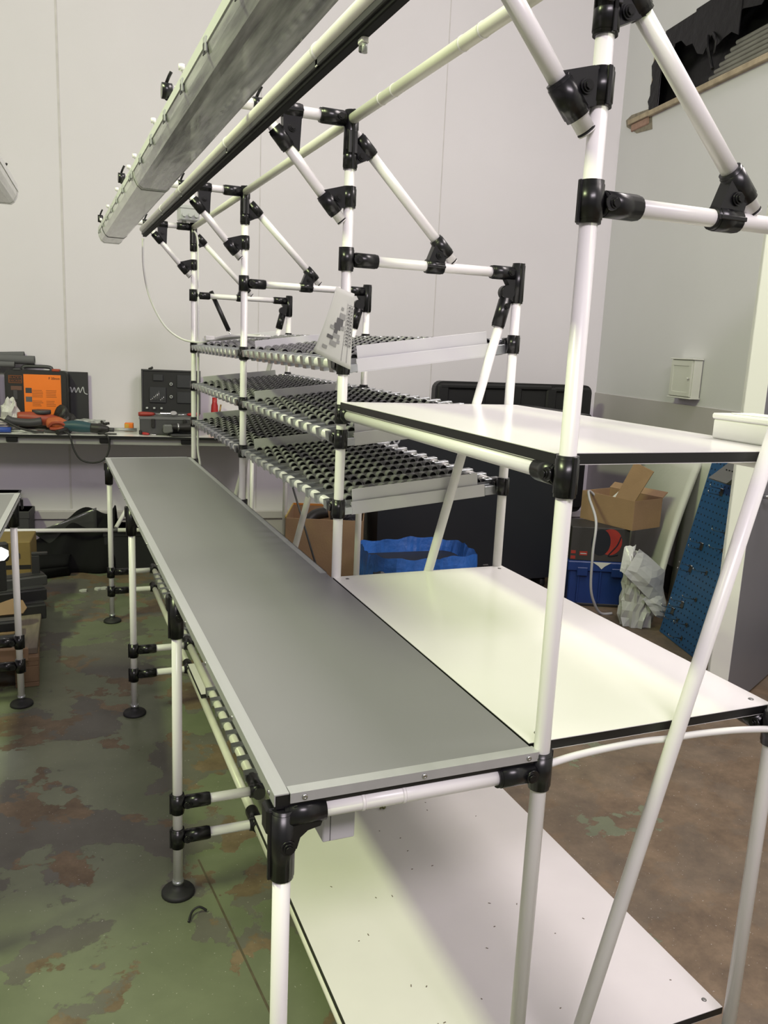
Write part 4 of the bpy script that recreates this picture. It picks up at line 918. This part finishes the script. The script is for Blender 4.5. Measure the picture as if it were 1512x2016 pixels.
MB().add([(.06, -.14, .19), (.214, -.14, .19), (.30, -.10, .39), (.15, -.10, .43), (.06, -.134, .19), (.214, -.134, .19), (.30, -.094, .39), (.15, -.094, .43)], [(0, 1, 2, 3), (7, 6, 5, 4), (0, 4, 5, 1), (1, 5, 6, 2), (2, 6, 7, 3), (3, 7, 4, 0)], cardboard).build('flap', rc)
tag(MB().box(-.05, .05, -.035, .035, 0, .12, paper_white, c=.002).build('white_packet', None, (2.68, 3.24, .640), (math.radians(-35), math.radians(35), math.radians(-60))), 'white packet poking out of the open carton', 'packet')
# foam sheets and film-wrapped roll
def foam_sheet(t0, t1, dt1, zt, offs, top_off, label, th):
    e_ = empty('foam_sheet', rw((t0+t1)/2, .2, 0), RZ, label, 'foam sheet', 'pale foam sheets leaning on the right wall'); inv_ = Matrix.LocRotScale(e_.location, Euler(RZ), None).inverted()
    def fn(u, v):
        t = t0 + (t1 - dt1*v - t0)*u; o0 = offs[0] + (offs[1]-offs[0])*u**1.5
        return inv_ @ rw(t, o0 + (top_off-o0)*v + .03*math.sin(math.pi*v)*u, .003 + zt*v)
    solid(MB().grid(fn, 12, 12, foam).build('sheet', e_), th, 0); return e_
foam_sheet(.95, 1.93, .31, .97, (.10, .50), .06, 'bowed pale foam sheet leaning on the right wall next to the stack', .03)
foam_sheet(1.50, 2.18, .0, 1.0, (.10, .10), .045, 'second pale foam sheet close to the wall behind the blue perforated panel', .02)
PB = empty('film_wrapped_roll', (2.525, 2.755, 0), (0, 0, 0), 'roll wrapped in loose milky film standing against the foam sheets', 'film roll')
rf = random.Random(6); jit = [[rf.uniform(-.018, .018) for _ in range(12)] for _ in range(30)]
def wrap(u, v):
    a = 2*math.pi*u; i = int(u*28) % 28; j = int(round(v*9))
    r_ = (.092 if v < .35 else .092-.06*(v-.35)/.65) + jit[i][j]
    return (r_*math.cos(a) - .12*max(0, v-.4), r_*math.sin(a), .46*v + .002)
solid(MB().grid(wrap, 28, 9, film, smooth=False).build('roll', PB), .004)
def fold(pts, nm):
    (a0, a1, b0, b1) = [Vector(p) for p in pts]
    def fn(u, v):
        p = a0.lerp(a1, u).lerp(b0.lerp(b1, u), v); w = rf.uniform(-.006, .006) if 0 < v < 1 else 0
        return p + Vector((0, w - .03*math.sin(math.pi*v)*math.sin(math.pi*u), w))
    solid(MB().grid(fn, 6, 6, film, smooth=False).build(nm, PB), .003)
fold(((-.20, -.10, .36), (-.10, -.09, .50), (.06, -.14, .13), (.10, -.10, .36)), 'film_fold')
fold(((-.06, -.12, .20), (.08, -.10, .30), (.02, -.15, .10), (.16, -.12, .04)), 'film_fold')
fold(((-.14, -.08, .34), (-.10, -.06, .52), (-.19, -.05, .36), (-.16, -.03, .50)), 'film_fold')

# ------------------------------------------------------------------ blue perforated tool panel with hooks
pb_bl, pb_br = Vector((2.585, 2.60, .002)), Vector((2.452, 2.125, .002))
pb_h = 1.16
ux = (pb_br - pb_bl).normalized(); lean_v = Vector((.205, .01, 1.0)).normalized(); uy = lean_v - ux*lean_v.dot(ux); uy.normalize(); un = ux.cross(uy)
PX = Matrix((ux, uy, un)).transposed().to_4x4(); PX.translation = pb_bl
PG = empty('perforated_panel', (0, 0, 0), (0, 0, 0), 'blue perforated steel tool panel leaning near the right wall', 'tool panel'); PG.matrix_world = PX
PWd = (pb_br - pb_bl).length
MB().box(0, PWd, 0, pb_h, -.018, 0, blue_paint, c=.002).build('panel', PG)
hm = MB().box(-.0045, .0045, -.0045, .0045, -.001, .0006, hole_dark).mesh('hole')
ncol = int(PWd/.038); nrow = int(pb_h/.038); cnt = 0; rest = MB()
for r_ in range(nrow):
    for c_ in range(ncol):
        p = (.022+.038*c_, .022+.038*r_, 0)
        if cnt < 300: link('hole', hm, PG, p); cnt += 1
        else: rest.box(p[0]-.0045, p[0]+.0045, p[1]-.0045, p[1]+.0045, -.001, .0006, hole_dark)
if rest.v: rest.build('hole_rows', PG)['kind'] = 'stuff'
hook2 = MB().box(-.022, .022, -.025, .025, 0, .003, mat('hook_plate', (.10, .10, .10), .35, .8), c=.001)
for x_ in (-.0, .0): pass
def hook(kind, u, v, label):
    p = pb_bl + ux*u + uy*v
    h_ = empty('panel_hook', (0, 0, 0), (0, 0, 0), label, 'hook', 'steel hooks on the blue panel')
    X = PX.copy(); X.translation = p + un*.0012; h_.matrix_world = X
    hp = mat('hook_plate', (.10, .10, .10)); st = chrome
    if kind == 'd':
        MB().box(-.016, .016, -.020, .020, 0, .003, hp, c=.001).build('plate', h_)
        for y_ in (-.018, .018): MB().path([(.0, y_, .003), (0, y_, .07), (0, y_+.006, .078), (0, y_+.014, .08)], .0026, st, 8).build('prong', h_)
        MB().tube((-.018, .02, .004), (.018, .02, .004), .003, st, 8).build('crossbar', h_)
    else:
        MB().box(-.010, .010, -.012, .012, 0, .003, hp, c=.001).build('plate', h_); MB().path([(0, 0, .003), (0, 0, .07), (0, .005, .082), (0, .012, .086)], .0028, st, 8).build('prong', h_)
    return h_
for k, (kind, u, v, lb) in enumerate((
    ('d', .20, .90, 'highest double hook on the blue panel below the grey tray'), ('d', .17, .575, 'double hook at the middle height of the blue panel'), ('d', .13, .43, 'double hook just below the middle of the blue panel'),
    ('d', .16, .22, 'double hook in the lower part of the blue panel, upper of the low pair'), ('d', .08, .155, 'lowest double hook near the left edge of the blue panel'),
    ('s', .36, .70, 'highest single hook on the blue panel'), ('s', .385, .61, 'second single hook down on the blue panel beside the white pole'), ('s', .30, .455, 'single hook at the middle right of the blue panel'),
    ('s', .28, .29, 'single hook low on the blue panel above the bottom group'), ('s', .16, .125, 'single hook left of the bottom pair on the blue panel'), ('s', .27, .135, 'single hook right of the bottom pair on the blue panel'), ('s', .26, .05, 'lowest single hook on the blue panel'))):
    hook(kind, u, v, lb)
TY = empty('panel_tray', (0, 0, 0), (0, 0, 0), 'grey metal tray plate fixed high on the blue panel', 'tray'); X = PX.copy(); X.translation = pb_bl + ux*.25 + uy*.96 + un*.0012; TY.matrix_world = X
tg = mat('grey_steel_tray', (.13, .13, .13), .4, .4)
MB().box(0, .19, 0, .003, 0, .13, tg, c=.001).add([(0, 0, 0), (.19, 0, 0), (.19, .16, 0), (0, .16, 0), (.0, .005, .13), (.19, .005, .13)], [(0, 1, 5, 4), (0, 4, 3), (1, 2, 5), (3, 4, 5, 2)], tg).build('plate', TY)
MB().tube((.04, .16, .01), (.26, .12, .05), .012, plastic_white, 12).build('white_roller', TY)
for k in range(3): MB().tube((.06+.03*k, .07, .075), (.06+.03*k, .072, .08), .004, hole_dark, 8).build('hole', TY)

# wall cabinet
WC = empty('wall_cabinet', rw(1.30, .0, 1.355), RZ, 'small white painted cabinet with a knob on the right wall', 'cabinet')
cw = mat('white_cabinet_paint', (.62, .62, .59), .5)
MB().box(-.07, -.008, -.135, .115, .0, .245, cw, c=.002).build('body', WC)
MB().box(-.085, -.008, -.142, .122, .245, .253, cw, c=.002).build('cornice', WC); MB().box(-.085, -.008, -.142, .122, -.008, 0, cw, c=.002).build('base_board', WC)
dr = MB().box(-.078, -.071, -.130, .110, .006, .239, cw, c=.001).build('door', WC)
for (y0, y1, z0, z1) in ((-.128, .108, .205, .237), (-.128, .108, .008, .035), (-.128, -.095, .035, .205), (.078, .108, .035, .205)): MB().box(-.082, -.078, y0, y1, z0, z1, cw, c=.001).build('door_rail', dr)
MB().lathe([(.004, 0), (.004, .008), (.008, .012), (.006, .018)], cw, 12).build('knob', dr, (-.082, -.110, .125), (0, -math.pi/2, 0))

# grey door leaf with white edge, at the right edge of the picture
pa, pb_ = Vector((2.067, 1.558, 0)), Vector((2.958, 2.018, 0)); dd = (pb_-pa).normalized()
D1 = empty('door_1', pa, (0, 0, math.atan2(dd.y, dd.x))); D1['kind'] = 'structure'
MB().box(.0, .95, -.004, .080, .012, 2.3, grey_panel, c=.002).build('leaf', D1)
MB().box(-.004, .0, -.003, .092, .012, 2.3, plastic_white).box(-.004, .03, .080, .092, .012, 2.3, plastic_white).build('white_edge', D1)
MB().tube((.10, -.06, 1.02), (.20, -.06, 1.02), .010, chrome, 12).tube((.11, -.004, 1.02), (.11, -.06, 1.02), .010, chrome, 12).build('handle', D1)
WD = empty('drawer_unit', rw(2.24, .175, 0), RZ, 'white drawer unit between the blue panel and the grey door', 'drawer unit')
MB().box(.0, .15, -.30, .0, .0, 1.06, plastic_white, c=.003).build('body', WD)
for k in range(4):
    o = MB().box(-.012, .0, -.29, -.01, .06+.245*k, .295+.245*k, plastic_white, c=.003).build('drawer', WD); MB().tube((-.022, -.19, .27+.245*k), (-.022, -.12, .27+.245*k), .005, chrome, 8).build('handle', o)

# ------------------------------------------------------------------ scraps on the floor
def scrap(name, pts, m, label, cat='scrap', h=.003): return tag(MB().prism(pts, .0005, h, m, 'xy').build(name), label, cat)
scrap('paper_scrap', [(-.125, 1.93), (-.10, 1.99), (-.02, 1.97), (.0, 1.945), (-.03, 1.925)], mat('dusty_paper', (.20, .19, .16), .8), 'torn brown paper scrap on the floor behind the front leg', 'paper')
tag(MB().path(spline([(-.45, .955, .004), (-.435, .985, .012), (-.415, .990, .018), (-.395, .985, .006)]), .0035, black_rubber, 6).build('rubber_scrap'), 'curled black rubber scrap on the floor in front of the front leg foot', 'scrap')
for k in range(5):
    a = random.random()*6; x_, y_ = -.56+.04*k+random.uniform(-.03, .03), 4.20+.05*random.random()
    scrap('foam_crumb', [(x_+.02*math.cos(a+i*1.26)*(1+.4*random.random()), y_+.018*math.sin(a+i*1.26)*(1+.4*random.random())) for i in range(5)], paper_white, '%s pale foam crumb in the row on the green floor near the tarpaulin' % ('leftmost', 'second', 'middle', 'fourth', 'rightmost')[k], 'scrap', .012)['group'] = 'foam crumbs on the floor'
